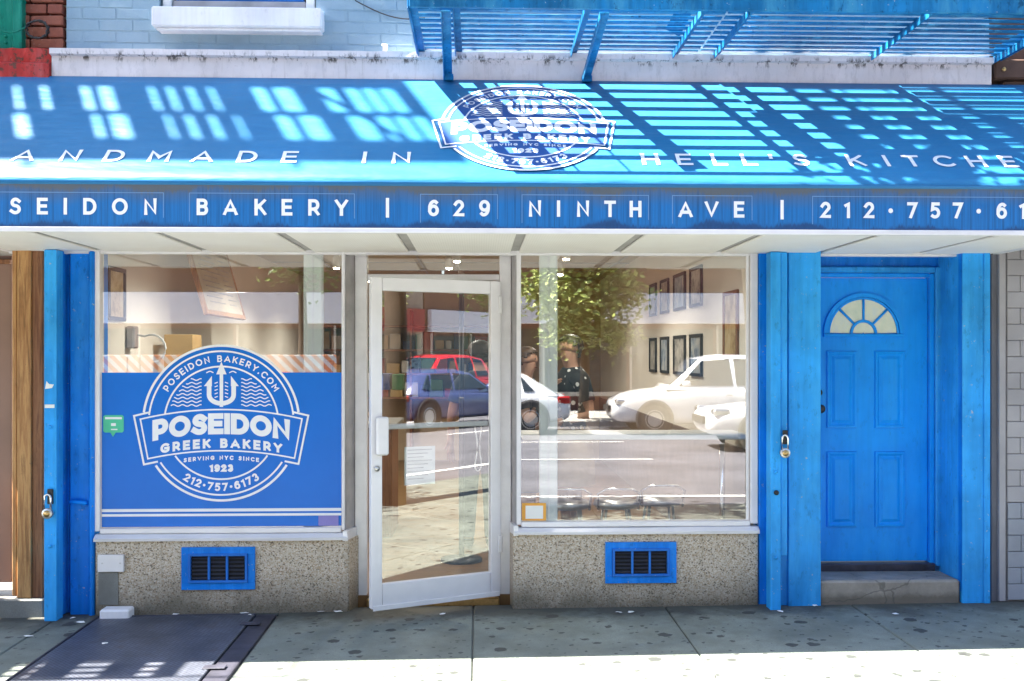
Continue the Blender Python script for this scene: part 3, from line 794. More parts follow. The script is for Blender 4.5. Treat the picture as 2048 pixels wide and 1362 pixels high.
# frame and reveal
jx = dx1
box('frame_jamb', jx+.004, jx+.035, DY-.03, DY+.06, pz0-.03, pz1+.03, M['blue_door'], pd, .004)
box('frame_jamb', jx+.036, jx+.075, DY-.055, DY+.06, pz0-.03, pz1+.075, M['blue_lit'], pd, .008)
box('frame_head', dx0, jx+.003, DY-.03, DY+.06, pz1+.004, pz1+.032, M['blue_door'], pd, .004)
box('frame_head', dx0, jx+.035, DY-.055, DY+.06, pz1+.034, pz1+.075, M['blue_lit'], pd, .008)
box('overpanel', dx0, jx+.10, DY-.02, DY+.06, pz1+.078, pz1+.40, M['blue'], pd, .003)
box('reveal_wall', ax(1926, PF)+.004, ax(1926, PF)+.06, PF+.40, DY+.10, .1, 2.5, M['blue'], pd, 0)
rv = ax(1925, PF)-.002
mobj('reveal_wall', [(rv, PF+.004, .1), (jx+.078, DY+.02, .1), (jx+.078, DY+.02, 2.5), (rv, PF+.004, 2.5)], [(0, 1, 2, 3)], M['blue'], pd)
mobj('reveal_wall', [(ax(1642, PF)-.002, PF+.2, .1), (dx0-.004, DY+.02, .1), (dx0-.004, DY+.02, 2.5), (ax(1642, PF)-.002, PF+.2, 2.5)], [(3, 2, 1, 0)], M['blue'], pd)
sz = az(1161, PF+.02, 1780)
bm = bmesh.new(); bm_box(bm, ax(1640, PF), rv-.004, PF+.015, DY-.06, -.05, sz, .014)
for v in bm.verts:
    v.co.z += noise.noise(v.co*9)*.004
stp = bobj('doorstep', bm, M['step'], pd)
box('door_saddle', dx0, jx+.03, DY-.059, DY+.05, sz-.05, pz0-.008, M['hatch_frame'], pd, .006)

# ---- plain outer walls of the building behind what shows

# ------------------------------------------------------------------ neighbours
NB = empty('neighbour_building', (-5, 0, 0), 'red brick neighbour on the left with green iron post and timber shop front', 'building')
nw = box('brick_wall', -9.5, XL-.012, .05, .4, 2.3, 10.5, M['mortar'], NB, 0)
rbr = [brick_mesh('brick', .200, .060, .08, M['redbrick'], .004, .003) for _ in range(5)]
rhf = [brick_mesh('brick', .093, .060, .08, M['redbrick'], .004, .003) for _ in range(3)]
lay(3.625, 4.16, XL-.014-.639, XL-.014, .025, nw, rbr, rhf)
gx0, gx1 = ax(-40, -.06), ax(45, -.06)
gi = empty('iron_post', ((gx0+gx1)/2, -.05, 3.63)); gi.parent = NB; gi.location = wpos(gi)-wpos(NB)
zg = az(104, -.06, 20)
box('web', gx0, gx1-.062, -.055, .0, zg, 4.4, M['green_iron'], gi, .004)
box('flange', gx1-.06, gx1, -.075, .0, zg, 4.4, M['green_iron'], gi, .006)
box('flange', gx0, gx0+.05, -.085, -.057, zg, 4.4, M['green_iron'], gi, .006)
for z in (zg+.06, zg+.10): lathe('rivet', [(.009, -.057), (.009, -.063), (.004, -.066)], (ax(11, -.06), 0, z), M['green_iron'], gi, 10, 'y')
bm = bmesh.new(); ledge(bm, -4.6, CX0-.004, [(.0, 3.36), (-.13, 3.37), (-.135, 3.50), (-.10, 3.52), (-.115, 3.60), (.0, 3.61)], 40)
for v in bm.verts:
    if v.co.y < -.05: v.co += Vector((0, abs(noise.noise(v.co*11))*.016, noise.noise(v.co*13)*.006))
bmesh.ops.recalc_face_normals(bm, faces=bm.faces)
bobj('peeling_ledge', bm, M['red_ledge'], NB)
# timber front
tz = az(1196, -.06, 50)
tf = empty('timber_front', (ax(50, 0), 0, 0)); tf.parent = NB; tf.location = wpos(tf)-wpos(NB)
vbox('post_board', 24, 33, -.05, .1, 1192, M['timber'], tf)
vbox('post_board', 33.6, 62, -.06, .1, 1196, M['timber'], tf)
vbox('post_board', 64, 86, -.045, .1, 1196, M['timber_dark'], tf)
box('brown_panel', -4.2, ax(23, .06), .06, .12, az(1165, .06, 10), 2.45, M['brown_panel'], tf, .004)
box('panel_cap', -4.2, ax(23, .05), .02, .058, az(528, .05, 10), az(519, .05, 10), M['timber_dark'], tf, .004)
box('head_beam', -4.2, ax(88, 0), .0, .3, 2.40, 2.75, M['timber_dark'], tf, .004)
box('plinth', -4.2, ax(88, -.07), -.07, .2, -.1, az(1198, -.07, 50), M['plinth'], NB, .012)
box('ground_wall', -9.5, -4.2, .0, .4, -.1, 3.35, M['brown_stone'], NB, 0)
box('fascia', -9.5, ax(100, 0), .02, .4, 2.76, 3.36, M['brown_stone'], NB, 0)

NR = empty('neighbour_building', (5, 0, 0), 'grey tiled neighbour wall at the right beyond the blue pilaster', 'building')
vbox('corner_trim', 1982.5, 1998, -.06, .2, 1205, M['grey_trim'], NR)
vbox('edge_board', 1998.6, 2012, -.085, .2, 1203, M['grey_tile'], NR, 500, .004)
tw = box('tiled_wall', ax(2012.5, -.07), 9, -.066, .4, -.1, 3.4, simple('tile_grout', (.27, .26, .265), .8), NR, 0)
tme = {}
def tile_me(L, H, m):
    k = (round(L, 3), round(H, 3), m.name)
    if k not in tme: tme[k] = brick_mesh('wall_tile', L-.004, H-.004, .012, m, .003, 0)
    return tme[k]
x0 = ax(2013, -.07); zl = az(1020, -.07, 2030); z = gz(3.5)+.01; r = 0
while z < 2.40:
    H = .107
    low = z+H/2 < zl
    x = x0; 
    for c in range(6):
        L = (.09 if (r % 2) else .16) if c == 0 else .16
        add('wall_tile', tile_me(L, H, M['grey_tile_lower'] if low else M['grey_tile']), (x+L/2, -.070-(.012 if low else 0), z+H/2), tw); x += L
    z += H; r += 1
box('upper_wall', XR+.02, 9, .012, .4, 3.45, 10.5, M['brown_stone'], NR, 0)
box('brown_ledge', ax(1990, -.1), 5.2, -.10, .0, 3.47, 3.60, M['brown_stone'], NR, .01)
box('brown_ledge', ax(2012, -.1), 5.2, -.07, .0, 3.30, 3.465, M['brown_stone'], NR, .01)
lathe('bolt', [(.014, -.102), (.014, -.11), (.006, -.114)], (ax(2007, -.1), 0, az(139, -.1, 2007)), M['brass'], NR, 10, 'y')

# ------------------------------------------------------------------ awning
P = 1.09; ATY, ATZ = -.115, az(160, -.115); AFZ = az(367, -P); AFB = az(456, -P)
AX0, AX1 = -3.32, 3.80
A = empty('awning', (.24, -.5, AFB), 'long blue vinyl shop awning with white lettering over the windows', 'awning')
nx, ny = 60, 14; v, f = [], []
sd = Vector((0, -P-ATY, AFZ-ATZ)); SLOPE = sd.length; sdn = sd.normalized(); nrm = Vector((0, -sdn.z*-1, 0))
nrm = Vector((0, sdn.z, -sdn.y)).normalized()
if nrm.z < 0: nrm = -nrm
def aw(u, s, h=0):
    """point on the canopy: u metres along, s metres down the slope, lifted h"""
    t = s/SLOPE
    sag = 0
    return Vector((u, ATY, ATZ))+sdn*s+nrm*(h+sag)
for i in range(nx+1):
    for j in range(ny+1): v.append(aw(AX0+(AX1-AX0)*i/nx, SLOPE*j/ny))
for i in range(nx):
    for j in range(ny): a = i*(ny+1)+j; f.append((a, a+1, a+ny+2, a+ny+1))
can = mobj('canopy', v, f, M['awning'], A, smooth=True)
sm = can.modifiers.new('thickness', 'SOLIDIFY'); sm.thickness = .004; sm.offset = -1
for x in (AX0, AX1):
    mobj('end_panel', [(x, ATY, ATZ), (x, -P, AFZ), (x, -P, AFB), (x, 0, AFB), (x, 0, ATZ)], [(0, 1, 2, 3, 4)], M['awning'], A)
val = box('valance', AX0, AX1, -P, -P+.012, AFB, AFZ-.006, M['valance'], A, .002)
bm = bmesh.new(); tube_into(bm, [(AX0, -P+.012, AFZ-.006), (AX1, -P+.012, AFZ-.006)], .016, 10); bobj('front_bar', bm, M['awning'], A, True)
box('front_trim', AX0, AX1, -P-.004, -P+.03, AFB-.030, AFB-.001, M['white_metal'], A, .004)
# soffit panels
SO0, SO1 = -3.02, 3.42; SZ = AFB-.012
joints = [-2.42+.665*k for k in range(9)]
edges = [SO0]+joints+[SO1]
for a, b in zip(edges[:-1], edges[1:]):
    box('soffit_panel', a+.028, b-.028, -P+.031, -.02, SZ-.016, SZ, M['soffit'], A, .006)
for j in joints: box('soffit_channel', j-.027, j+.027, -P+.031, -.02, SZ-.003, SZ+.01, M['soffit_gap'], A, 0)
box('soffit_back_trim', SO0, SO1, -.019, .03, SZ-.03, SZ+.05, M['white_metal'], A, .003)
for x in (SO0, SO1): box('soffit_rim', x-.02, x+.02, -P+.031, -.02, SZ-.02, SZ+.06, M['white_metal'], A, .004)
# lettering on the valance
def vmap(u, vv, h): return Vector((u, -P-.0022-h, vv))
zlo, zhi = az(433, -P), az(400, -P); LH = zhi-zlo
words = [[('P', -76), ('O', -22), ('S', 31), ('E', 85), ('I', 131), ('D', 180), ('O', 240), ('N', 301)],
         [('B', 405), ('A', 461), ('K', 521), ('E', 574), ('R', 628), ('Y', 683)], [('|', 775)],
         [('6', 867), ('2', 918), ('9', 969)], [('N', 1070), ('I', 1117), ('N', 1166), ('T', 1220), ('H', 1271)],
         [('A', 1371), ('V', 1423), ('E', 1478)], [('|', 1564)],
         [('2', 1651), ('1', 1694), ('2', 1738), ('•', 1781), ('7', 1824), ('5', 1870), ('7', 1915), ('•', 1957), ('6', 2003), ('1', 2044), ('7', 2086), ('3', 2130)]]
for wd in words:
    for c, u in wd:
        F = Flat(); F.glyph(c, ax(u, -P), zlo, LH, LH*.20, center=True, sx=.92); F.build('letter', vmap, M['white_vinyl'], val)
    u0, u1 = wd[0][1]-26, wd[-1][1]+26
    if len(wd) > 1:
        F = Flat(); a, b, c, d = ax(u0, -P), ax(u1, -P), zlo-LH*.38, zhi+LH*.33
        F.stroke([(a, c), (a, d), (b, d), (b, c+.02)], .0035)
        F.build('patch_edge', lambda u, vv, h: Vector((u, -P-.0012-h*.1, vv)), M['patch_edge'] if 'patch_edge' in M else M['awning'], val)
# lettering on the canopy
s_at = lambda vpix: min([(abs((CAMZ+(708-vpix)/FPX*(aw(0, s).y-CAMY))-aw(0, s).z), s) for s in [SLOPE*k/400 for k in range(401)]])[1]
s0, s1 = s_at(329), s_at(306); TH = s0-s1
def amap(u, vv, h): return aw(u, s0-vv, .004+h)
ycan = aw(0, s0).y+.02
for wd in ([('H', -48), ('A', 46), ('N', 138), ('D', 226), ('M', 317), ('A', 404), ('D', 493), ('E', 578)], [('I', 728), ('N', 802)],
           [('H', 1302), ('E', 1370), ('L', 1440), ('L', 1500), ("'", 1546), ('S', 1604)], [('K', 1715), ('I', 1776), ('T', 1828), ('C', 1891), ('H', 1956), ('E', 2021), ('N', 2088)]):
    for c, u in wd:
        F = Flat(); F.glyph(c, ax(u, ycan), 0, TH, TH*.17, center=True, sx=1.05); F.build('letter', amap, M['white_vinyl'], can)

# ------------------------------------------------------------------ the round trident badge (awning and window)
def badge(mapf, parent, ground):
    """unit radius; returns the badge's blue ground and white print as two meshes"""
    arch = lambda u: -u*u/(2*4.3)
    top, bot = .10, -.32                                           # banner centre line heights
    if ground:
        F = Flat(); F.poly(arc(0, 0, 1, 1, 0, 355, 71))
        F.build('badge_ground', lambda u, v_, h: mapf(u, v_, -.0008), ground, parent)
        F = Flat()
        n = 16; up = [(-1.06+2.12*i/n, top+.05+arch(-1.06+2.12*i/n)+.12) for i in range(n+1)]
        lo = [(-.955+1.91*i/n, bot-.055+arch(-.955+1.91*i/n)+.03) for i in range(n+1)]
        F.poly(up+lo[::-1]); F.build('banner_ground', lambda u, v_, h: mapf(u, v_, -.0003), ground, parent)
    fin = lambda u, v_, h: mapf(u, v_, .0004+h)
    class Pieces(Flat):
        part = 'badge_line'
        def done(s, nm):
            if s.f: Flat.build(s, nm, fin, M['white_vinyl'], parent)
            s.v, s.f = [], []
        def glyph(s, *a, **k):
            s.done('badge_line'); r = Flat.glyph(s, *a, **k); s.done('letter'); return r
    F = Pieces()
    def ring(r, w, a0, a1): F.stroke(arc(0, 0, r, r, a0, a1, 60), w); F.done('ring')
    ring(.985, .03, 8, 172); ring(.915, .022, 6.5, 173.5); ring(.985, .03, 213, 327); ring(.915, .022, 213, 327)
    ring(.72, .022, 9.5, 170.5); ring(.715, .022, 215.5, 324.5)
    F.arctext('POSEIDON BAKERY.COM', .82, 90, .085, .0165, .028, True, .5)
    F.arctext('212•757•6173', .815, 270, .105, .024, .022, False, .4)
    # banner outlines
    def bl(x0, x1, yo, w):
        F.stroke([(x0+(x1-x0)*i/24, yo+arch(x0+(x1-x0)*i/24)) for i in range(25)], w)
    T1, B1 = .172, -.352
    def edge(o, xs_, yo): return [(x, yo+arch(x)) for x in xs_]
    xa, xb = 1.02, .925
    up = edge(0, [-xa+2*xa*i/24 for i in range(25)], T1); lo = edge(0, [xb-2*xb*i/24 for i in range(25)], B1)
    F.stroke(up+lo+[up[0]], .019); F.done('banner_outline')
    for sg in (-1, 1):
        X1, X2 = 1.10, .975
        o_ = [(sg*.90, T1+.062+arch(.90)), (sg*X1, T1+.062+arch(X1)), (sg*X2, B1-.062+arch(X2)), (sg*.80, B1-.062+arch(.80))]
        F.stroke(o_, .024); F.done('banner_outline')
    t1 = lambda p: (p[0], p[1]+arch(p[0]))
    F.text('POSEIDON', 0, -.142, .268, .074, .010, t1, 1.03)
    F.text('GREEK BAKERY', 0, -.318, .122, .033, .036, t1, 1.05, .4)
    F.text('SERVING NYC SINCE', 0, -.468, .054, .014, .019, lambda p: (p[0], p[1]-p[0]**2/7), 1.0, .5)
    F.text('1923', 0, -.622, .097, .031, .014)
    # trident
    tri = [[(-.022, .205), (.022, .205), (.022, .62), (-.022, .62)], [(-.065, .62), (.065, .62), (0, .78)]]
    for sgn in (-1, 1): tri += [[(sgn*.12, .47), (sgn*.22, .47), (sgn*.12, .60)]]
    for t_ in tri: F.poly(t_)
    F.stroke([(-.155, .48)]+arc(0, .36, .155, .11, 180, 360, 14)+[(.155, .48)], .058); F.done('trident')
    for sgn in (-1, 1):
        for k in range(5): F.stroke([(sgn*.045, .34+k*.045), (sgn*.085, .325+k*.045)], .012)
    # waves
    y = .225
    while y < .66:
        half = math.sqrt(max(0, .675**2-y*y))
        for sgn in (-1, 1):
            xa = .25 if y < .62 else .10
            if half > xa+.06:
                n = int((half-xa)/.018)+2
                F.stroke([(sgn*(xa+(half-xa)*i/n), y+.011*math.sin((xa+(half-xa)*i/n)*2*math.pi/.115)) for i in range(n+1)], .013)
        y += .047
    w_o = Flat.build(F, 'waves', fin, M['white_vinyl'], parent); w_o['kind'] = 'stuff'
lcx = ax(1047, -.55); lcs = (s_at(172)+s_at(343))/2; lr = (s_at(343)-s_at(172))/2
M['badge_violet'] = simple('badge_ground_vinyl', (.016, .085, .30), .5, 0, .06)
def lmap(u, v_, h): return aw(lcx+u*lr*.93, lcs-v_*lr, .0065+h*1.2)
badge(lmap, can, M['badge_violet'])

# window decal (inside the left pane)
VY = -.004
dc = empty('window_decal', (ax(443, VY), VY, az(1050, VY)), 'blue window decal with round white trident badge in the left shop window', 'window decal')
box('blue_film', gxl0+.003, gxl1-.003, VY, VY+.001, gzl+.004, az(745, VY, 440), M['decal_blue'], dc, 0)
cc = at(443, 846, VY); cr = (az(689, VY, 443)-az(1003, VY, 443))/2
def dmap(u, v_, h): return Vector((cc.x+u*cr, VY-.0022-h, cc.z+v_*cr))
badge(dmap, dc, M['decal_blue'])
for v0, v1 in ((1017, 1023), (1027, 1032)): box('white_stripe', gxl0+.003, gxl1-.003, VY-.002, VY-.001, az(v1, VY, 440), az(v0, VY, 440), M['white_vinyl'], dc, 0)
# small stickers
gs = empty('window_sticker', tuple(at(228, 860, VY-.004)), 'small green speech bubble sticker on the left of the blue decal', 'sticker')
a, b = at(207, 865, VY), at(248, 830, VY); F = Flat()
F.poly([(a.x+.01, a.z), (a.x+.045, a.z), (a.x+.062, a.z-.028), (a.x+.08, a.z), (b.x-.01, a.z), (b.x, a.z+.01), (b.x, b.z-.01), (b.x-.01, b.z), (a.x+.01, b.z), (a.x, b.z-.01), (a.x, a.z+.01)])
F.build('green_bubble', lambda u, v_, h: Vector((u, VY-.004-h, v_)), M['sticker_green'], gs)
F = Flat()
F.stroke([(a.x+.012, b.z-.02), (b.x-.012, b.z-.02)], .014); F.stroke([(a.x+.05, (a.z+b.z)/2-.005), (b.x-.05, (a.z+b.z)/2-.005)], .018); F.stroke([(a.x+.05, a.z+.02), (b.x-.04, a.z+.02)], .008)
F.build('white_print', lambda u, v_, h: Vector((u, VY-.005-h, v_)), M['white_vinyl'], gs)
ps = at(657, 1042, VY)
tag(box('window_sticker', ax(637, VY), ax(677, VY), VY-.004, VY-.003, az(1051, VY, 650), az(1031, VY, 650), simple('lilac_print', (.25, .22, .55), .5), None, 0), 'faint lilac label in the bottom right corner of the blue decal', 'sticker')
on = empty('framed_notice', tuple(at(1068, 1042, .05)), 'orange bordered paper notice in the bottom left corner of the right window', 'notice')
box('orange_border', ax(1044, .0), ax(1092, .0), -.006, -.003, az(1041, .0, 1068), az(1006, .0, 1068), M['orange_frame'], on, 0)
box('white_sheet', ax(1051, .0), ax(1086, .0), -.009, -.0065, az(1037, .0, 1068), az(1011, .0, 1068), M['paper'], on, 0)

# ------------------------------------------------------------------ vents, box, rails, padlocks
def vent(u0, u1, v0, v1, label):
    Y = -.056; c = at((u0+u1)/2, v1, Y)
    o = empty('vent_grille', tuple(c), label, 'vent', 'vent grilles under the shop windows')
    x0, x1, z0, z1 = ax(u0, Y), ax(u1, Y), az(v1, Y, u0), az(v0, Y, u0)
    def frame(nm, a, b, c_, d, wd, y0, y1, m):
        bm = bmesh.new()
        for q in ((a, b, c_, c_+wd), (a, b, d-wd, d), (a, a+wd, c_+wd, d-wd), (b-wd, b, c_+wd, d-wd)): bm_box(bm, q[0], q[1], y0, y1, q[2], q[3], .002)
        return bobj(nm, bm, m, o)
    frame('outer_frame', x0, x1, z0, z1, .045, Y-.018, Y-.001, M['blue'])
    ix0, ix1, iz0, iz1 = x0+.046, x1-.046, z0+.046, z1-.040
    fm = frame('inner_frame', ix0, ix1, iz0, iz1, .016, Y-.03, Y-.001, M['blue_vent'])
    box('dark_backing', ix0+.017, ix1-.017, Y-.004, Y-.001, iz0+.017, iz1-.017, M['dark'], o, 0)
    wd = (ix1-ix0-.032)/3
    for k in (1, 2): box('divider', ix0+.016+wd*k-.007, ix0+.016+wd*k+.007, Y-.027, Y-.005, iz0+.017, iz1-.017, M['blue_vent'], o, .002)
    for k in range(3):
        for j in range(6):
            zz = iz0+.024+j*(iz1-iz0-.036)/6
            bm = bmesh.new(); bm_box(bm, ix0+.018+wd*k+(.008 if k else 0), ix0+.016+wd*(k+1)-.009, -.008, .008, -.0012, .0012, 0, Matrix.Translation((0, Y-.013, zz+.006)) @ Matrix.Rotation(R(35), 4, 'X'))
            bobj('louvre', bm, M['dark_louvre'], o)
    return o
vent(364, 511, 1094, 1179, 'blue metal vent with three dark openings under the decal window')
vent(1210, 1352, 1084, 1166, 'blue metal vent with three dark openings under the clear right window')
jb = empty('junction_box', tuple(at(223, 1141, -.06)), 'small grey metal cover plate on the pebble base at far left', 'cover plate')
box('plate', ax(197, -.06), ax(249, -.06), -.078, -.056, az(1143, -.06, 223), az(1109, -.06, 223), M['white_metal'], jb, .003)
for du in (205, 241): lathe('screw', [(.004, -.0785), (.004, -.081), (.002, -.082)], (ax(du, -.07), 0, az(1126, -.07, 223)), M['steel'], jb, 8, 'y')
tag(box('conduit_stub', ax(196, -.065), ax(236, -.065), -.062, -.0555, az(1210, -.06, 215), az(1143.5, -.06, 215), M['plinth'], None, .002), 'flat cement patch running from the cover plate to the pavement', 'cement patch')
pad = at(230, 1225, -.13)
tag(box('concrete_block', ax(203, -.13), ax(262, -.13), -.17, -.06, -.03, az(1217, -.13, 230), M['sill'], None, .01), 'small pale concrete block on the pavement at the foot of the pebble base', 'block')

def gate_rail(u0, u1, Y, vb, vt, label, m, slot):
    o = empty('gate_rail', (ax((u0+u1)/2, Y), Y, 0), label, 'gate rail', 'steel guide rails of the shop gate')
    x0, x1 = ax(u0, Y), ax(u1, Y); zb_ = az(vb, Y, (u0+u1)/2)
    bm = bmesh.new(); bm_box(bm, x0, x1, Y, Y+.10, zb_, SZ-.02, .004); bobj('rail', bm, m, o)
    for z in slot: lathe('bolt', [(.012, Y-.0005), (.012, Y-.008), (.005, Y-.011)], ((x0+x1)/2, 0, z), m, o, 8, 'y')
    return o
g1 = gate_rail(88, 113, -.17, 1243, 505, 'narrow light blue gate rail beside the weathered timber post', M['blue_lit'], (1.2, .45))
box('bare_patch', ax(89.5, -.17), ax(109, -.17), -.1715, -.1702, az(816, -.17, 100), az(809, -.17, 100), M['paper'], g1, 0)
F = Flat(); F.poly([(ax(90, -.17), az(778, -.17, 100)), (ax(93, -.17), az(762, -.17, 100)), (ax(98, -.17), az(768, -.17, 100)), (ax(108, -.17), az(769, -.17, 100)), (ax(104, -.17), az(776, -.17, 100))])
F.build('bare_patch', lambda u, v_, h: Vector((u, -.1705, v_)), M['paper'], g1)
g2 = gate_rail(1541, 1562, -.19, 1224, 505, 'narrow blue gate rail between the right window and the blue door', M['blue_lit'], (.9, .35))
lathe('latch', [(.016, -.192), (.016, -.205), (.009, -.212)], (ax(1552, -.19), 0, az(985, -.19, 1552)), M['black'], g2, 10, 'y')
box('rail_hasp', ax(1564, -.19), ax(1577, -.19), -.165, -.12, az(1113, -.19, 1570), SZ-.02, M['blue_lit'], g2, .003)
def padlock(u, v, Y, s, label):
    c = at(u, v, Y); o = empty('padlock', tuple(c), label, 'padlock', 'padlocks on the gate rails')
    lathe('body', [(.024*s, -.013), (.027*s, -.009), (.027*s, .009), (.024*s, .013)], tuple(c), M['steel'], o, 18, 'y')
    lathe('face_disc', [(.017*s, -.0155), (.017*s, -.0132)], tuple(c), M['brass'], o, 16, 'y')
    pts = [c+Vector((-.016*s, 0, .018*s)), c+Vector((-.016*s, 0, .075*s))]+[c+Vector((.016*s*math.cos(R(a)), 0, .075*s+.02*s*math.sin(R(a)))) for a in range(150, -1, -30)]+[c+Vector((.016*s, 0, .018*s))]
    tube('shackle', pts, .0055*s, M['chrome'], o, 8)
    box('hasp_plate', c.x-.008, c.x+.02*s, Y+.014, Y+.03, c.z+.045*s, c.z+.12*s, M['black'], o, .002)
padlock(95, 1027, -.205, 1.25, 'steel padlock hanging on the left gate rail by the timber post')
padlock(1570, 906, -.225, 1.2, 'steel padlock hanging on the right gate rail beside the blue door')

# ------------------------------------------------------------------ cellar hatch
h = empty('cellar_hatch', (-1.9, -.8, gz(-1.9)), 'dark diamond plate cellar hatch set in the pavement at the left', 'hatch')
def tilt(bm):
    for v in bm.verts: v.co.z += gz(v.co.x)-.004*max(0, -v.co.y)
def hbox(nm, x0, x1, y0, y1, z0, z1, m, bev=.004):
    bm = bmesh.new(); bm_box(bm, x0, x1, y0, y1, z0, z1, bev); tilt(bm); return bobj(nm, bm, m, h)
hbox('hatch_leaf', -2.405, -1.425, -1.50, -.125, -.03, .010, M['hatch'])
hbox('frame_bar', -1.415, -1.29, -1.51, -.10, -.03, .004, M['hatch_frame'])
hbox('frame_bar', -2.424, -2.41, -1.51, -.10, -.03, .013, M['hatch_frame'])
hbox('frame_bar', -2.409, -1.42, -.118, -.097, -.03, .012, M['hatch_frame'])
for y in (-.35, -1.2): hbox('hinge_strap', -1.46, -1.34, y-.03, y+.03, .0105, .016, M['hatch_frame'], .002)

# litter
for i, (u, vv) in enumerate(((146, 1231), (160, 1240), (210, 1283), (1238, 1229), (1262, 1229), (885, 1229), (490, 1223), (500, 1228), (680, 1216), (1560, 1229), (1630, 1219), (1792, 1236), (640, 1222), (350, 1226), (57, 1267))):
    b = (vv-708)/FPX; t = CAMZ/b; px_ = t*(math.sin(YAW)+(u-1024)/FPX*math.cos(YAW)); py_ = CAMY+t*(math.cos(YAW)-(u-1024)/FPX*math.sin(YAW))
    py_ = min(py_, -.075); n = 6; pts = []
    for k in range(n):
        a = 2*math.pi*k/n; r = random.uniform(.010, .022)
        pts.append((px_+r*1.5*math.cos(a), py_+r*math.sin(a), gz(px_)+.004+random.uniform(0, .008)))
    pts.append((px_, py_, gz(px_)+.012))
    o = mobj('paper_scrap', pts, [(k, (k+1) % n, n) for k in range(n)], M['paper'])
    tag(o, 'tiny crumpled paper scrap on the pavement '+['at the foot of the left gate rail', 'just in front of the left gate rail', 'on the far left slab joint', 'under the right vent, left of a pair', 'under the right vent, right of a pair', 'below the open glass door', 'behind the hatch frame corner, left one', 'behind the hatch frame corner, right one', 'at the right end of the decal window base', 'at the foot of the right gate rail', 'at the foot of the wide blue pilaster', 'in front of the blue door step', 'below the decal window, right of its vent', 'along the back edge of the hatch', 'at the far left edge of the picture'][i], 'litter', 'paper scraps on the pavement')

# wire, cable ring and clip on the upper wall
pts = []
for i in range(15):
    t = i/14; pts.append(at(712+108*t, 2+37*math.sin(t*math.pi/2)-1*t, -.02))
pts = [at(690, -30, -.02)]+pts+[at(850, 36, -.02)]
tag(tube('wall_cable', pts, .004, M['black'], None, 6), 'thin black wire drooping across the pale blue wall beside the fire escape', 'wire')
c = at(76, 60, -.05); ring = []
for k in range(49):
    a = 2*math.pi*k/24; rr = .066+.006*math.sin(k*1.7); ring.append((c.x+rr*math.cos(a)*1.05, c.y-.012+.009*math.sin(k*.9), c.z+rr*.85*math.sin(a)))
tag(tube('cable_coil', ring, .0062, M['black'], None, 6), 'coil of black cable hanging on the red brick at the top left', 'cable')
gw = [at(-10+60*t, 55+10*math.sin(t*math.pi), -.10) for t in [k/12 for k in range(13)]]
tag(tube('wall_cable', gw, .0045, M['green_iron'], None, 6), 'thin green wire sagging across the green iron post', 'wire')
k_ = at(770, 101, -.05); o = empty('pipe_stub', tuple(k_), 'small white pipe stub standing on the stone ledge', 'pipe')
lathe('pipe', [(.016, -.03), (.016, .02), (.02, .021), (.02, .032)], tuple(k_+Vector((0, -.02, .0))), M['white_paint'], o, 12)
# ------------------------------------------------------------------ blue fire escape
def fire_escape(z0, x0, x1, label, m, wide=True, yo=0.0, y1=-1.0):
    o = empty('fire_escape', ((x0+x1)/2, -.5, z0), label, 'fire escape')
    seg = [x0, x0+(x1-x0)*.475, x0+(x1-x0)*.785, x1] if wide else [x0, (x0+x1)/2, x1]
    n = 9 if wide else 14
    for i in range(n):
        y = -.13-yo-i*.092
        for k in range(len(seg)-1):
            dy = .018*(k % 2)
            bm = bmesh.new(); bm_box(bm, seg[k]+.006, seg[k+1]-.006, y-.020-dy, y+.020-dy, z0, z0+.009, .002); bobj('floor_slat', bm, m, o)
    bars = [x0+.02, x0+.26, x0+1.0, x0+1.66, x0+1.93, x0+2.96, x1-.02] if wide else [x0+.02, x0+.75, (x0+x1)/2, x1-.75, x1-.02]
    for x in bars:
        if x > x1: continue
        bm = bmesh.new(); bm_box(bm, x-.022, x+.022, y1+.02, -.03, z0-.008, z0-.001, .001); bm_box(bm, x-.022, x-.016, y1+.02, -.03, z0-.045, z0-.0085, .001)
        bobj('cross_bar', bm, m, o)
    if not wide:
        x = x0+.3
        while x < x1: box('shade_strip', x, x+.20, y1+.02, -.05, z0+.013, z0+.018, m, o, 0); x += .36  # strips added to cut the sunlight on the pavement into short dashes
    box('front_channel', x0, x1, y1-.012, y1+.018, z0-.03, z0+.09, m, o, .004)
    for x in (x0-.012, x1+.001): box('end_channel', x, x+.011, y1+.019, -.02, z0-.03, z0+.08, m, o, .003)
    for zr in (.55, 1.0):
        tube('hand_rail', [(x0, -.03, z0+zr), (x0, y1, z0+zr), (x1, y1, z0+zr), (x1, -.03, z0+zr)], .013, m, o, 6)
    k = 0; x = x0
    while x < x1+.01:
        tube('baluster', [(x, y1, z0+.091), (x, y1, z0+1.0)], .008, m, o, 6); x += (x1-x0)/16
    return o
FEZ = az(103, -.1, 1000)
fx0, fx1 = ax(838, -.05), ax(1992, -.05)
fe = fire_escape(FEZ, fx0, fx1, 'blue iron fire escape landing of slats above the right half of the awning', M['blue_iron'])
for u in (896, 1173):
    x = ax(u, -.13)
    bm = bmesh.new(); p0, p1 = Vector((x, -.145, ATZ+.03)), Vector((x+.012, -.96, FEZ-.035)); d = (p1-p0); L = d.length
    Mx = Matrix.Translation((p0+p1)/2) @ d.to_track_quat('Z', 'Y').to_matrix().to_4x4()
    bm_box(bm, -.028, .028, -.006, .006, -L/2, L/2, .002, Mx); bm_box(bm, -.028, -.022, -.04, -.0065, -L/2, L/2, .002, Mx)
    bobj('bracket', bm, M['blue_iron'], fe)
    box('wall_shoe', x-.03, x+.035, -.150, -.101, ATZ-.01, ATZ+.03, M['blue_iron'], fe, .004)
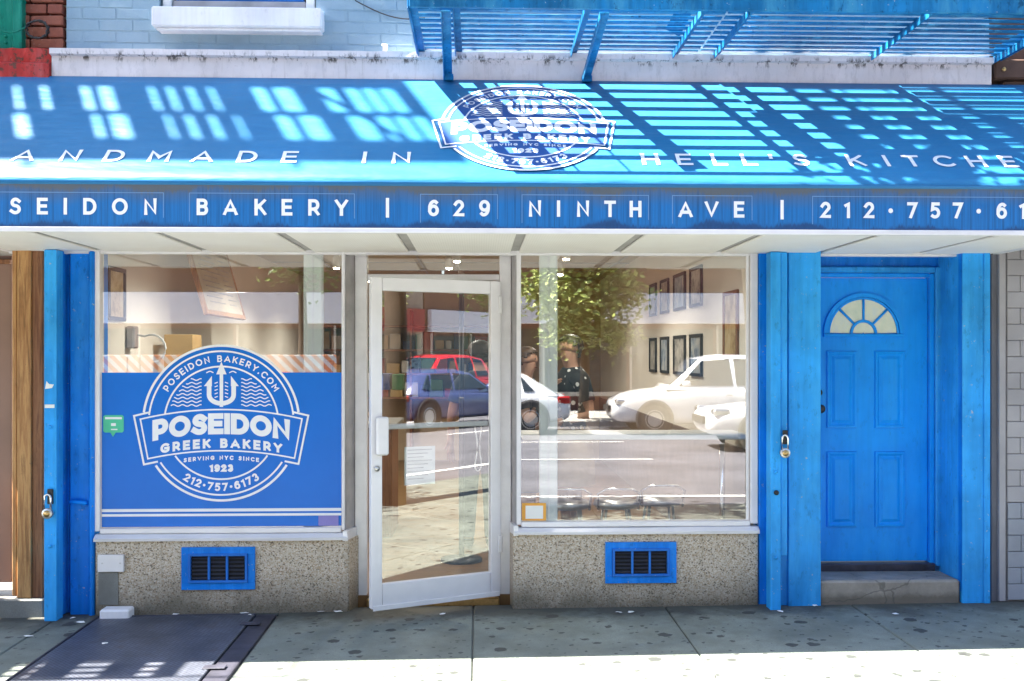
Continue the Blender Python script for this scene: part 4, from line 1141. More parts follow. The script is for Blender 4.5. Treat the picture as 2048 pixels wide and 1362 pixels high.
# stairs up to the next landing
st_ = empty('fire_stair', (2.4, -.6, FEZ), 'steep blue iron stair rising from the fire escape landing', 'stair')
for y in (-.42, -.86): 
    bm = bmesh.new(); p0, p1 = Vector((1.2, y, FEZ+.03)), Vector((2.9, y, FEZ+3.25)); d = p1-p0
    bm_box(bm, -.004, .004, -.05, .05, -d.length/2, d.length/2, 0, Matrix.Translation((p0+p1)/2) @ d.to_track_quat('Z', 'Y').to_matrix().to_4x4()); bobj('stringer', bm, M['blue_iron'], st_)
for k in range(12): t = (k+.8)/13; box('tread', 1.2+1.7*t-.07, 1.2+1.7*t+.07, -.85, -.43, FEZ+.03+3.22*t, FEZ+.045+3.22*t, M['blue_iron'], st_, .002)
fire_escape(FEZ+3.3, fx0+.1, fx1, 'upper blue iron fire escape landing high on the pale blue wall', M['blue_iron'], True, .040)
# neighbour's landing and awning, then unseen plates added to break up the sun
fire_escape(3.85, -6.2, -4.1, 'green iron fire escape landing on the red brick neighbour', M['green_iron'], False, 0.0, -1.34)
na = empty('neighbour_awning', (-5.6, -.5, 2.4), 'plain dark green awning over the timber front at the far left', 'awning')
mobj('canopy', [(-7.8, -.12, 3.3), (-3.36, -.12, 3.3), (-3.36, -1.03, 2.62), (-7.8, -1.03, 2.62), (-7.8, -.12, 3.28), (-3.36, -.12, 3.28), (-3.36, -1.03, 2.60), (-7.8, -1.03, 2.60)], [(0, 1, 2, 3), (7, 6, 5, 4), (0, 4, 5, 1), (1, 5, 6, 2), (2, 6, 7, 3), (3, 7, 4, 0)], M['green_iron'], na)
box('valance', -7.8, -3.36, -1.045, -1.031, 2.38, 2.62, M['green_iron'], na, .002)
lz = 9.3
nl = empty('shade_plates', (-6, -.4, lz), 'unseen plates with square openings, added to pattern the sun on the awning', 'shade plate')  # added out of view; openings placed to throw light patches on the awning
drop = lz-3.0; sh = SUN.x/-SUN.z; 
def lx(u): return ax(u, -.5)-sh*drop
def plate(nm, xa, xb, ya, yb): box(nm, xa, xb, yb, ya, lz, lz+.012, M['green_iron'], nl, 0)
r1 = (-.225, -.455); r2 = (-.51, -.72); end = -.925
xa, xb = lx(-140), lx(885)
plate('plate', xa, xb, -.02, r1[0]); plate('plate', xa, xb, r1[1], r2[0]); plate('plate', xa, xb, r2[1], end)
for row, holes in ((r1, [(56, 66), (112, 124), (195, 212), (232, 258), (336, 347), (374, 386), (416, 428), (460, 470), (552, 578), (596, 634), (690, 722), (745, 772), (782, 808), (818, 846)]), (r2, [(48, 72), (203, 216), (238, 270), (347, 357), (388, 401), (434, 447), (486, 494), (568, 596), (614, 654), (712, 752), (770, 795), (806, 830), (842, 866)])):
    hs = [(lx(a), lx(b)) for a, b in holes]; p_ = xa
    for a, b in hs: plate('plate', p_, a, row[0], row[1]); p_ = b
    plate('plate', p_, xb, row[0], row[1])
box('shade_rail', xa, lx(560), -.99, -.97, lz-.02, lz+.02, M['green_iron'], nl, 0)
for x in (xa, lx(60), lx(560)): box('arm', x-.012, x+.012, -.969, end-.001, lz-.02, lz+.02, M['green_iron'], nl, 0)
for x in (xa+.2, xb-.2): tube('stay', [(x, -.02, lz-.9), (x, -.8, lz-.01)], .02, M['green_iron'], nl, 6)

# ------------------------------------------------------------------ inside the shop
FZ, CZ, LX, RX, BY = .06, 2.78, ax(196, .1)-.02, ax(1500, .1)+.03, 8.6
tag(box('shop_floor', LX-.2, RX+.2, .10, BY, FZ-.1, FZ, M['shop_floor'], None, 0), kind='structure')
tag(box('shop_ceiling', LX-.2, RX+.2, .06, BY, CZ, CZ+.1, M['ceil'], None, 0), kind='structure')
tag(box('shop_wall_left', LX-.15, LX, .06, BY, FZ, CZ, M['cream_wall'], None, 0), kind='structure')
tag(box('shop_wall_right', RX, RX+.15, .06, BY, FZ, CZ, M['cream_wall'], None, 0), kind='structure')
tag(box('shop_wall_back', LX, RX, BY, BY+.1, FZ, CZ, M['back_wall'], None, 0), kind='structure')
M['shade_panel'] = simple('shade_panel_tone', (.22, .17, .13), .5)  # dark panels added to paint in the dimness below counter height
for nm_, a_, b_ in (('shade_panel', LX+.001, LX+.02), ('shade_panel', RX-.02, RX-.001)): box(nm_, a_, b_, .1, BY, FZ+.001, 1.0, M['shade_panel'], bpy.data.objects['shop_wall_left' if a_ < 0 else 'shop_wall_right'], .003)
box('front_beam', LX-.15, XR, .052, .35, ZT+.06, 3.4, M['white_paint'], B, 0)
for k in range(7): box('ceiling_grid', LX, RX, .9+k*1.2, .93+k*1.2, CZ-.008, CZ-.001, M['soffit_gap'], bpy.data.objects['shop_ceiling'], 0)
for k in range(4): box('ceiling_grid', LX+.6+k*1.2, LX+.63+k*1.2, .1, BY, CZ-.0095, CZ-.0012, M['soffit_gap'], bpy.data.objects['shop_ceiling'], 0)
# track lights
M['warm_white'] = simple('track_white', (.7, .68, .62), .4)
def track(x, ys, label, watts):
    o = empty('track_light', (x, ys[0], CZ), label, 'track light', 'track lights on the shop ceiling')
    box('track_rail', x-.02, x+.02, ys[0]-.3, ys[-1]+.3, CZ-.035, CZ-.010, M['warm_white'], o, .003)
    for i, y in enumerate(ys):
        s = 1 if (i % 2) else -1
        h = lathe('lamp_head', [(.028, .12), (.04, .10), (.045, .0), (.038, -.01)], (x+.05*s, y, CZ-.19), M['warm_white'], o, 14)
        lathe('bulb', [(.034, -.012), (.03, -.020), (.01, -.026)], (x+.05*s, y, CZ-.19), M['lamp_on'], h, 12)
        tube('stem', [(x, y, CZ-.034), (x+.03*s, y, CZ-.09)], .008, M['warm_white'], h, 6)
        l = bpy.data.lights.new('lamp_light', 'SPOT'); l.energy = watts; l.color = (1, .94, .84); l.spot_size = R(150); l.spot_blend = .6; l.shadow_soft_size = .04
        lo = bpy.data.objects.new('lamp_light', l); COL.objects.link(lo); lo.parent = o; lo.location = Vector((x+.05*s, y, CZ-.23))-wpos(o)
        lo.rotation_euler = (0, 0, 0)
track(-1.46, (.9, 2.4, 4.2, 6.2), 'white ceiling track of lit spot lamps over the left side of the shop', 16)
track(-.26, (2.6, 3.4, 4.2, 6.0), 'white ceiling track of lit spot lamps seen above the glass door', 5)
track(.9, (.75, 2.4, 3.1, 5.0), 'white ceiling track of lit spot lamps over the right side of the shop', 8)
# framed pictures on the right-hand wall
def m_art(name, a, b, c_):
    t = NT(name); v = t.co(); n = t.noise(v, 9, 5, .7)
    t.base(t.ramp(n, [(.35, a), (.5, b), (.62, c_)])).set(.3); return t.m
ARTS = [m_art('print_grey', (.10, .10, .10), (.45, .43, .38), (.65, .62, .55)), m_art('print_blue', (.08, .14, .24), (.38, .45, .52), (.62, .62, .58)), m_art('print_tan', (.30, .19, .07), (.55, .40, .20), (.62, .50, .30))]
def frame_wall(xw, sgn, y0, y1, z0, z1, art, label, fm='black', group='framed pictures on the shop walls'):
    o = empty('picture_frame', (xw, (y0+y1)/2, z0), label, 'picture', group)
    a, b = (xw-.022, xw-.001) if sgn > 0 else (xw+.001, xw+.022)
    for q in ((y0, y1, z0, z0+.028), (y0, y1, z1-.028, z1), (y0, y0+.028, z0+.0285, z1-.0285), (y1-.028, y1, z0+.0285, z1-.0285)):
        box('frame_side', a, b, q[0], q[1], q[2], q[3], M[fm], o, .003)
    c0, c1 = (xw-.010, xw-.002) if sgn > 0 else (xw+.002, xw+.010)
    box('print', c0, c1, y0+.029, y1-.029, z0+.029, z1-.029, art, o, 0)
def yw(u, x): return x*FPX/(u-956)+CAMY
names = ['nearest', 'second', 'third', 'farthest']
for i, (ua, ub) in enumerate(((1409, 1385), (1375, 1352), (1341, 1325), (1316, 1303))):
    y0, y1 = yw(ua, RX), yw(ub, RX)
    frame_wall(RX, 1, y0, y1, 2.06, 2.40, ARTS[i % 2], 'black framed print in the upper row on the right shop wall, %s from the glass' % names[i])
    frame_wall(RX, 1, y0, y1, 1.47, 1.83, ARTS[(i+1) % 2], 'black framed print in the lower row on the right shop wall, %s from the glass' % names[i])
frame_wall(RX, 1, yw(1484, RX)+.02, yw(1455, RX)+.02, 1.63, 2.12, ARTS[2], 'tall brown framed print close to the right window edge', 'timber_dark')
frame_wall(LX, -1, .30, .63, 1.89, 2.26, ARTS[2], 'tan framed print on the left shop wall near the window', 'black')
# leaning menu board, hung from the ceiling on the left
mb = empty('menu_board', (LX+.3, 2.2, 2.0), 'large wood framed menu board hung high on the left of the shop', 'menu board')
Mm = Matrix.Translation((LX+.24, 2.15, 2.36)) @ Matrix.Rotation(R(-16), 4, 'Y') @ Matrix.Rotation(R(0), 4, 'Z')
def mbox(nm, *a, m=None, par=None):
    bm = bmesh.new(); bm_box(bm, *a, .003, Mm); return bobj(nm, bm, m, par or mb)
mbox('board', -.012, .012, -.62, .62, -.36, .36, m=simple('menu_paper', (.52, .45, .33), .5, 0, .1, 8))
for q in ((-.66, -.621, -.40, .40), (.621, .66, -.40, .40), (-.62, .62, .361, .40), (-.62, .62, -.40, -.361)): mbox('frame_side', -.018, .018, *q, m=M['timber'])
for k in range(14): mbox('print_line', .0125, .0135, -.5+.05*(k % 3), .0+.06*(k % 4), .30-k*.045, .306-k*.045, m=M['grey_metal'])
for k in range(14): mbox('print_line', .0125, .0135, .2, .5-.05*(k % 3), .30-k*.045, .306-k*.045, m=M['grey_metal'])
# counter along the right window, stools
cb_ = empty('window_counter', ((gxr0+gxr1)/2, .5, FZ), 'white edged counter inside the right window', 'counter')
zc = az(873, .28, 1270)
box('counter_top', gxr0+.02, RX-.01, .26, .62, zc-.022, zc+.020, M['white_paint'], cb_, .008)
for x in (gxr0+.25, RX-.12): tube('support_leg', [(x, .5, FZ), (x, .5, zc-.023)], .02, M['chrome'], cb_, 10)
def stool(x, y, s, label):
    o = empty('bar_stool', (x, y, FZ), label, 'stool', 'chrome stools at the window counter'); h = .62*s; r = .15
    lathe('seat', [(.16, h), (.175, h+.02), (.165, h+.05), (.05, h+.058)], (x, y, FZ), M['steel'], o, 20)
    for k in range(4):
        a = R(45+90*k); tube('leg', [(x+.12*math.cos(a), y+.12*math.sin(a), FZ+h), (x+.20*math.cos(a), y+.20*math.sin(a), FZ)], .011, M['chrome'], o, 8)
    tube('foot_ring', [(x+.175*math.cos(2*math.pi*k/20), y+.175*math.sin(2*math.pi*k/20), FZ+.22) for k in range(21)], .008, M['chrome'], o, 6)
    tube('back_loop', [(x-.15, y-.13, FZ+h), (x-.16, y-.17, FZ+h+.12), (x-.1, y-.19, FZ+h+.16), (x+.1, y-.19, FZ+h+.16), (x+.16, y-.17, FZ+h+.12), (x+.15, y-.13, FZ+h)], .010, M['chrome'], o, 8)
stool(ax(1135, .95), .95, .72, 'chrome stool behind the dotted top customer, nearest the door')
stool(ax(1232, 1.05), 1.05, .70, 'chrome stool in the middle of the window counter row')
stool(ax(1318, .95), .95, .76, 'chrome stool nearest the right shop wall')
# left side: service counter, shelves, dispenser, boxes, back cabinets
sc_o = empty('service_counter', (-1.4, 2.6, FZ), 'long glass fronted service counter in the shop behind the decal', 'counter')
box('base', LX+.25, -.75, 2.2, 2.9, FZ, 1.02, M['timber_dark'], sc_o, .01); box('counter_top', LX+.2, -.7, 2.15, 2.95, 1.021, 1.06, M['steel'], sc_o, .006)
box('glass_case', LX+.3, -.85, 2.3, 2.75, 1.062, 1.42, M['glass'], sc_o, 0)
for k in range(9): lathe('pastry', [(.03, 0), (.07, .01), (.075, .04), (.04, .065), (.01, .07)], (LX+.45+k*.14, 2.5+.06*(k % 3), 1.07), ARTS[2], sc_o, 10)
cab = empty('wall_cabinet', (-1.6, 8.2, 1.2), 'dark shelf cabinet full of goods against the back wall', 'cabinet')
for z in (1.0, 1.35, 1.7, 2.05): box('shelf', LX+.1, .3, 8.15, 8.58, z, z+.03, M['timber_dark'], cab, .003)
for x in (LX+.1, -1.0, .27): box('upright', x, x+.03, 8.15, 8.58, FZ, 2.3, M['timber_dark'], cab, .003)
gm = [simple('goods_%s' % n_, c_, .5) for n_, c_ in (('red', (.30, .05, .03)), ('tan', (.45, .30, .12)), ('white', (.6, .6, .58)), ('navy', (.03, .05, .14)), ('green', (.06, .15, .06)))]
k = 0
for z in (1.03, 1.38, 1.73):
    x = LX+.2
    while x < .2:
        w_ = random.uniform(.08, .2); hh = random.uniform(.12, .27); box('carton', x, x+w_, 8.22, 8.5, z+.001, z+hh, gm[k % 5], cab, .004); x += w_+.03; k += 1
td = empty('soap_dispenser', tuple(at(302, 690, .5)), 'grey wall dispenser with a curled tube on the left shop wall', 'dispenser')
yd = .72; xd = LX
box('body', xd+.001, xd+.06, yd-.05, yd+.06, 1.70, 1.86, M['grey_metal'], td, .01)
tube('curled_tube', [(xd+.06, yd+.02, 1.80)]+[(xd+.16+.10*math.cos(R(a)), yd+.03, 1.70+.10*math.sin(R(a))) for a in range(120, -100, -20)], .008, M['white_paint'], td, 8)
bx_ = at(358, 700, 1.3)
tag(box('cardboard_box', bx_.x-.10, bx_.x+.12, 1.25, 1.5, bx_.z-.28, bx_.z+.12, simple('cardboard', (.50, .32, .12), .8), None, .004), 'tan cardboard box behind the top edge of the round badge', 'box')
dt = empty('display_table', (ax(420, 1.3), 1.3, FZ), 'low display table behind the decal window', 'table')
box('table_top', LX+.1, -1.2, 1.1, 1.6, 1.34, 1.38, M['timber_dark'], dt, .005)
for x in (LX+.15, -1.25): box('leg', x, x+.05, 1.3, 1.35, FZ, 1.339, M['timber_dark'], dt, .004)
for k in range(10):
    x = LX+.95+k*.10; tag(box('goods_box', x, x+.085, 1.22, 1.42, 1.381, 1.43+.10*random.random()+.03, gm[k % 5], None, .004), '%s goods box on the display table, number %s from the left' % (['red', 'tan', 'white', 'navy', 'green'][k % 5], ['one', 'two', 'three', 'four', 'five', 'six', 'seven', 'eight', 'nine', 'ten'][k]), 'goods box', 'boxes on the display table')
# black floor pole behind the door
bp = empty('floor_stand', (ax(923, 1.2), 1.2, FZ), 'tall black pole stand inside behind the glass door', 'stand')
x = ax(923, 1.2); tube('pole', [(x, 1.2, FZ+.03), (x, 1.2, 2.25)], .022, M['black'], bp, 10); lathe('foot', [(.16, 0), (.16, .02), (.05, .035)], (x, 1.2, FZ), M['black'], bp, 20)

# ------------------------------------------------------------------ people
def skin_mat(n_, c_): return simple(n_, c_, .55, 0, .05)
M['skin'] = skin_mat('skin_tone', (.52, .29, .19)); M['hair'] = simple('dark_hair', (.03, .018, .012), .5, 0, .3, 60)
M['hair2'] = simple('brown_hair', (.09, .045, .02), .5, 0, .3, 60)
def m_dots():
    t = NT('dotted_fabric'); v = t.co(world=False); vo = t.n('ShaderNodeTexVoronoi'); vo.inputs['Scale'].default_value = 15; vo.inputs['Randomness'].default_value = .5
    t.l(v, vo.inputs['Vector']); t.base(t.ramp(vo.outputs['Distance'], [(.24, (.75, .75, .72)), (.28, (.012, .016, .018))])).set(.8); return t.m
M['dots'] = m_dots()
def person(name, loc, rz, height, top, bottom, label, pose, hair='hair', skirt=False, cap=None, long_hair=False):
    """faces -y before turning; one continuous skinned body, clothes and hair as shells over it"""
    S = height/1.75
    V, E, Rd = [], [], []
    def vtx(p, r, par=None):
        V.append(Vector(p)*S); Rd.append(r*S); i = len(V)-1
        if par is not None: E.append((par, i))
        return i
    pel = vtx((0, 0, .96), .135); wa = vtx((0, .0, 1.10), .120, pel); ch = vtx((0, .01, 1.28), .135, wa); up = vtx((0, .015, 1.40), .095, ch)
    nk = vtx((0, .0, 1.49), .050, up); hb = vtx((0, -.012, 1.57), .068, nk); hm = vtx((0, -.008, 1.65), .088, hb); ht = vtx((0, .008, 1.735), .072, hm)
    nose = vtx((0, -.100, 1.625), .012, hm); chin = vtx((0, -.062, 1.545), .026, hb)
    for s in (-1, 1):
        ea = vtx((s*.082, .01, 1.63), .014, hm)
        sh = vtx((s*.165, .01, 1.39), .058, up)
        el, wr = pose[s]
        e = vtx(el, .042, sh); w_ = vtx(wr, .028, e)
        d = (Vector(wr)-Vector(el)).normalized(); palm = Vector(wr)+d*.07; pa = vtx(palm, .032, w_)
        side = d.cross(Vector((0, 1, .2))).normalized()
        for k in range(4):
            b0 = palm+side*(.018*(k-1.5))+d*.035; L = (.065, .078, .072, .055)[k]
            a = vtx(b0, .0095, pa); b_ = vtx(b0+d*L*.5+Vector((0, -.006, -.004)), .0085, a); vtx(b0+d*L+Vector((0, -.018, -.012)), .0075, b_)
        t0 = Vector(wr)+d*.03+side*.035; a = vtx(t0, .011, w_); vtx(t0+d*.045+side*.015, .009, a)
        hip = vtx((s*.085, 0, .90), .095, pel); kn = vtx((s*.095, -.012, .50), .060, hip); an = vtx((s*.10, .02, .09), .040, kn)
        hl = vtx((s*.10, .03, .045), .038, an); bl = vtx((s*.11, -.09, .038), .036, hl); vtx((s*.115, -.16, .030), .026, bl)
    me = bpy.data.meshes.new('b'); me.from_pydata(V, E, []); tmp = bpy.data.objects.new('b', me); COL.objects.link(tmp)
    sk = tmp.modifiers.new('s', 'SKIN'); sk.use_smooth_shade = True
    for i, sv in enumerate(me.skin_vertices[0].data):
        sv.radius = (Rd[i], Rd[i]); sv.use_root = (i == 0)
    for i, k in ((0, .72), (1, .74), (2, .78), (3, .8)): me.skin_vertices[0].data[i].radius = (Rd[i]*1.12, Rd[i]*k)
    tmp.modifiers.new('u', 'SUBSURF').levels = 2
    dg = bpy.context.evaluated_depsgraph_get(); ev = tmp.evaluated_get(dg); bme = bpy.data.meshes.new_from_object(ev)
    bpy.data.objects.remove(tmp)
    bme.materials.clear(); bme.materials.append(M['skin']); bme.name = 'body'
    o = empty(name, loc, label, 'person'); WP[o.name] = Vector((0, 0, 0)); o.rotation_euler = (0, 0, rz)
    body = add('body', bme, (0, 0, 0), o)
    sh_z, = (1.36*S,)
    def shell(nm, pred, off, m):
        bm = bmesh.new(); bm.from_mesh(bme)
        dl = [f_ for f_ in bm.faces if not pred(f_.calc_center_median()/S)]
        bmesh.ops.delete(bm, geom=dl, context='FACES')
        if not bm.verts: bm.free(); return
        bm.normal_update()
        for v_ in bm.verts: v_.co += v_.normal*off
        q = bpy.data.meshes.new(nm); bm.to_mesh(q); bm.free(); q.materials.clear(); q.materials.append(m)
        so_ = add(nm, q, (0, 0, 0), o); sd_ = so_.modifiers.new('t', 'SOLIDIFY'); sd_.thickness = .006; sd_.offset = 1
        return so_
    def near_arm(c_):
        for s in (-1, 1):
            a, b = Vector((s*.165, .01, 1.39)), Vector(pose[s][0]); t = max(0, min(1, (c_-a).dot(b-a)/(b-a).length_squared))
            d_ = (c_-(a+(b-a)*t)).length
            if d_ < .085: return t
        return None
    def in_top(c_):
        t = near_arm(c_)
        if t is not None and abs(c_.x) > .15: return t < .62
        return .93 < c_.z < 1.475 and abs(c_.x) < .205 and abs(c_.y) < .16
    shell('shirt', in_top, .013, top)
    if skirt:
        bm = bmesh.new(); rings = []
        for z, rx, ry in ((1.03, .145, .118), (.96, .185, .15), (.80, .205, .17), (.60, .215, .18), (.56, .21, .178)):
            rings.append([bm.verts.new(((rx+.008*math.sin(k*1.9))*math.cos(2*math.pi*k/28)*S, (ry+.008*math.sin(k*1.9))*math.sin(2*math.pi*k/28)*S, z*S)) for k in range(28)])
        for a, b in zip(rings[:-1], rings[1:]):
            for k in range(28): bm.faces.new((a[k], b[k], b[(k+1) % 28], a[(k+1) % 28]))
        bobj('skirt', bm, bottom, o, True)
    else: shell('trousers', lambda c_: .10 < c_.z < 1.0 and (abs(c_.x) < .19) and near_arm(c_) is None and not (abs(c_.x) > .16 and c_.z > .6 and abs(c_.y) > .12), .014, bottom)
    shell('shoe', lambda c_: c_.z < .085, .006, M['black'])
    shell('hair', lambda c_: c_.z > 1.685 or (c_.y > .012 and c_.z > 1.57) or (c_.y > -.03 and c_.z > 1.655), .016, M[hair])
    if long_hair: 
        lathe('hair_tail', [(.03, .16), (.055, .10), (.05, .0), (.025, -.1), (.008, -.14)], (0, .10*S, 1.5*S), M[hair], o, 12)
    for s in (-1, 1): lathe('eye', [(.002, -.006), (.010, -.003), (.010, .003), (.002, .006)], (s*.032*S, -.083*S, 1.648*S), M['black'], o, 8, 'y')
    lathe('mouth', [(.003, -.004), (.02, -.001), (.02, .002), (.003, .004)], (0, -.075*S, 1.575*S), simple('lip', (.35, .10, .08), .5), o, 8, 'z')
    if cap:
        lathe('cap', [(.105, 0), (.104, .04), (.085, .08), (.04, .10), (.01, .103)], (0, 0, 1.665*S), cap, o, 16)
        box('cap_peak', -.075, .075, -.19, -.085, 1.668*S, 1.678*S, cap, o, .004)
    return o
ARM_DOWN = {-1: ((-.24, .02, 1.12), (-.26, -.05, .88)), 1: ((.24, .02, 1.12), (.26, -.05, .88))}
ARM_BENT = {-1: ((-.22, .03, 1.12), (-.12, -.22, 1.12)), 1: ((.24, .06, 1.12), (.14, -.20, 1.06))}
ARM_FACE = {-1: ((-.22, -.06, 1.14), (-.09, -.20, 1.36)), 1: ((.23, .03, 1.12), (.20, -.14, .92))}
khaki = simple('khaki_cloth', (.42, .32, .20), .8); navy = simple('navy_cloth', (.02, .035, .09), .8); char = simple('charcoal_cloth', (.018, .02, .026), .8)
person('person', (ax(1142, 1.42), 1.42, FZ), R(-70), 1.76, M['dots'], khaki, 'person in black white-dotted top and khaki skirt inside the right window', ARM_BENT, 'hair', True)
person('person', (ax(1052, 1.30), 1.30, FZ), R(75), 1.66, char, navy, 'person with brown hair and hand near the face beside the inner post', ARM_FACE, 'hair2', True, None, True)
person('person', (ax(960, 1.75), 1.75, FZ), R(170), 1.72, char, char, 'person in dark shirt and trousers standing inside behind the glass door', ARM_DOWN, 'hair')
person('person', (10.2, -9.3, -.15), R(120), 1.72, navy, char, 'person in red cap and navy shirt crossing the road, mirrored in the door', ARM_BENT, 'hair', False, None, simple('red_cap', (.5, .03, .03), .6)) if False else None

# ------------------------------------------------------------------ across the street (seen mirrored in the glass)
def car(loc, rz, paint_c, label, kind='suv', name='parked_car'):
    o = empty(name, loc, label, 'car', 'cars on the street'); WP[o.name] = Vector((0, 0, 0)); o.rotation_euler = (0, 0, rz)
    pm = NT('car_paint'); pm.base(paint_c).set(.25, .1); pm.b.inputs['Coat Weight'].default_value = .6; pm = pm.m
    suv = kind == 'suv'; L = 4.7; W = .92; H = 1.80 if suv else 1.45
    belt = 1.06 if suv else .92
    # lower body: stations along the length (front at -x)
    stn = [(-2.35, .42, .62, .70), (-2.28, .30, .74, .84), (-2.0, .24, belt-.13, .90), (-1.2, .22, belt-.05, W), (-.6, .22, belt, W), (1.2, .22, belt+.02, W), (2.0, .24, belt+(.0 if suv else .02), .90), (2.28, .32, belt-.08, .84), (2.35, .42, belt-.22, .72)]
    bm = bmesh.new(); rings = []
    for x, zb_, zt, w_ in stn:
        prof = [(0, zb_), (.8*w_, zb_), (w_*.98, zb_+.12), (w_, (zb_+zt)/2+.05), (w_*.97, zt-.10), (w_*.88, zt-.01), (w_*.5, zt+.025), (0, zt+.03)]
        full = prof+[(-y, z) for y, z in prof[-2:0:-1]]
        rings.append([bm.verts.new((x, y, z)) for y, z in full])
    n = len(rings[0])
    for a, b in zip(rings[:-1], rings[1:]):
        for k in range(n): bm.faces.new((a[k], b[k], b[(k+1) % n], a[(k+1) % n]))
    bm.faces.new(rings[0]); bm.faces.new(rings[-1]); bmesh.ops.recalc_face_normals(bm, faces=bm.faces)
    body = bobj('body', bm, pm, o, True); m_ = body.modifiers.new('s', 'SUBSURF'); m_.levels = 1; m_.render_levels = 2
    # greenhouse
    roof = [(-1.15, belt-.03, .80), (-.35, H-.08, .64), (.1, H, .62), (1.1, H-.02, .62), (1.75 if suv else 1.35, H-.12, .60), (2.22 if suv else 2.05, belt, .76)]
    bm = bmesh.new(); rings = []
    for x, z, w_ in roof:
        zb_ = belt-.02
        rings.append([bm.verts.new((x, y, zz)) for y, zz in ((-.84, zb_-.03), (-w_-.02, z-.03), (-w_+.12, z), (w_-.12, z), (w_+.02, z-.03), (.84, zb_-.03))])
    for a, b in zip(rings[:-1], rings[1:]):
        for k in range(5): bm.faces.new((a[k], b[k], b[k+1], a[k+1]))
    bm.faces.new(rings[0]); bm.faces.new(rings[-1]); bmesh.ops.recalc_face_normals(bm, faces=bm.faces)
    bobj('roof', bm, pm, o, True)
    # side glass, windscreen, rear glass
    for s in (-1, 1):
        def sp(x, z, k=.012):
            t = (z-belt+.05)/(H-belt+.0); return (x, s*(.84+(.64-.84)*max(0, min(1, t))+k), z)
        xr = 1.62 if suv else 1.25
        for a in (((-.86, belt+.04), (-.33, H-.15), (.30, H-.10), (.36, belt+.04)), ((.44, belt+.04), (.40, H-.10), (1.1, H-.11), (1.2, belt+.05)), ((1.28, belt+.05), (1.19, H-.12), (xr, H-.19), (xr+.25, belt+.07))):
            q = [sp(*p) for p in a]; q2 = [(x, y-s*.05, z) for x, y, z in q]
            mobj('side_window', q+q2, [(0, 1, 2, 3), (4, 5, 6, 7), (0, 1, 5, 4), (1, 2, 6, 5), (2, 3, 7, 6), (3, 0, 4, 7)], M['car_glass'], o)
        lathe('door_mirror', [(.02, -.10), (.07, -.06), (.08, .05), (.03, .09)], (-.72, s*1.0, belt+.08), pm, o, 10, 'x')
        box('door_handle', .18, .34, s*(W-.005)-.012, s*(W-.005)+.012, belt-.18, belt-.155, M['chrome'], o, .004)
        box('headlight', -2.27, -1.95, min(s*.56, s*.84), max(s*.56, s*.84), .66, .79, M['glass'] if False else M['chrome'], o, .03)
        box('tail_light', 2.02, 2.32, min(s*.60, s*.87), max(s*.60, s*.87), belt-.22, belt-.06, simple('tail_red', (.35, .01, .01), .2), o, .03)
        for x in (-1.42, 1.42):
            wy = s*.82
            w_ = lathe('wheel', [(.20, -.11), (.30, -.115), (.345, -.09), (.35, 0), (.345, .09), (.30, .115), (.20, .11)], (x, wy, .35), M['rubber'], o, 24, 'y')
            lathe('rim', [(.05, s*.118), (.19, s*.108), (.215, s*.119), (.215, s*.10)], (x, wy, .35), M['steel'], w_, 20, 'y')
            lathe('wheel_arch', [(.40, s*.095), (.43, s*.112), (.36, s*.105)], (x, wy, .36), M['dark'], o, 24, 'y')
    mobj('windscreen', [(-1.06, -.74, belt+.06), (-1.06, .74, belt+.06), (-.40, .58, H-.10), (-.40, -.58, H-.10), (-1.0, -.7, belt), (-1.0, .7, belt), (-.36, .55, H-.16), (-.36, -.55, H-.16)], [(0, 1, 2, 3), (7, 6, 5, 4), (0, 4, 5, 1), (1, 5, 6, 2), (2, 6, 7, 3), (3, 7, 4, 0)], M['car_glass'], o)
    box('grille', -2.40, -2.33, -.45, .45, .50, .64, M['black'], o, .01); box('number_plate', 2.345, 2.37, -.24, .24, .60, .72, M['paper'], o, .004)
    return o
white = (.72, .73, .75)
car((5.35, -16.6, -.15), 0, white, 'white sport utility car mirrored in the right shop window', 'suv')
car((6.6, -12.6, -.15), 0, (.68, .69, .72), 'white saloon car on the road, mirrored low at the right window edge', 'sedan', 'moving_car')
car((-.25, -16.7, -.15), 0, white, 'white saloon car whose tail is mirrored beside the inner post', 'sedan')
car((11.0, -16.8, -.15), 0, (.30, .31, .33), 'grey sport utility car parked behind the white one across the street', 'suv')
car((-6.0, -17.0, -.15), 0, (.03, .04, .07), 'dark navy saloon car parked by the striped barrier across the street', 'sedan')
car((13.8, -12.4, -.15), R(180), (.05, .07, .18), 'dark blue saloon car on the road mirrored in the glass door', 'sedan', 'moving_car')
car((18.3, -16.7, -.15), 0, (.45, .02, .03), 'red sport utility car parked far down the opposite kerb', 'suv')
# striped barrier of an outdoor seating area
def m_stripe():
    t = NT('striped_board'); w_ = t.n('ShaderNodeTexWave'); w_.inputs['Scale'].default_value = 2.6; w_.bands_direction = 'DIAGONAL'
    t.l(t.co((1, 0, 1)), w_.inputs['Vector']); t.base(t.ramp(w_.outputs['Fac'], [(.48, (.80, .28, .12)), (.52, (.78, .75, .70))])).set(.5); return t.m
M['stripe'] = m_stripe()
ba = empty('striped_barrier', (-6, -15.4, -.15), 'orange and white striped barrier mirrored in the left shop window', 'barrier')
for k in range(3): box('board', -9.4+k*2.12, -7.32+k*2.12, -15.42, -15.38, 1.22, 1.64, M['stripe'], ba, .005)
for k in range(4): box('post', -9.44+k*2.12, -9.38+k*2.12, -15.5, -15.43, -.15, 1.6, M['timber_dark'], ba, .005)
for k in range(3): box('planter', -9.3+k*2.12, -7.4+k*2.12, -15.9, -15.45, -.15, .75, M['timber_dark'], ba, .01)
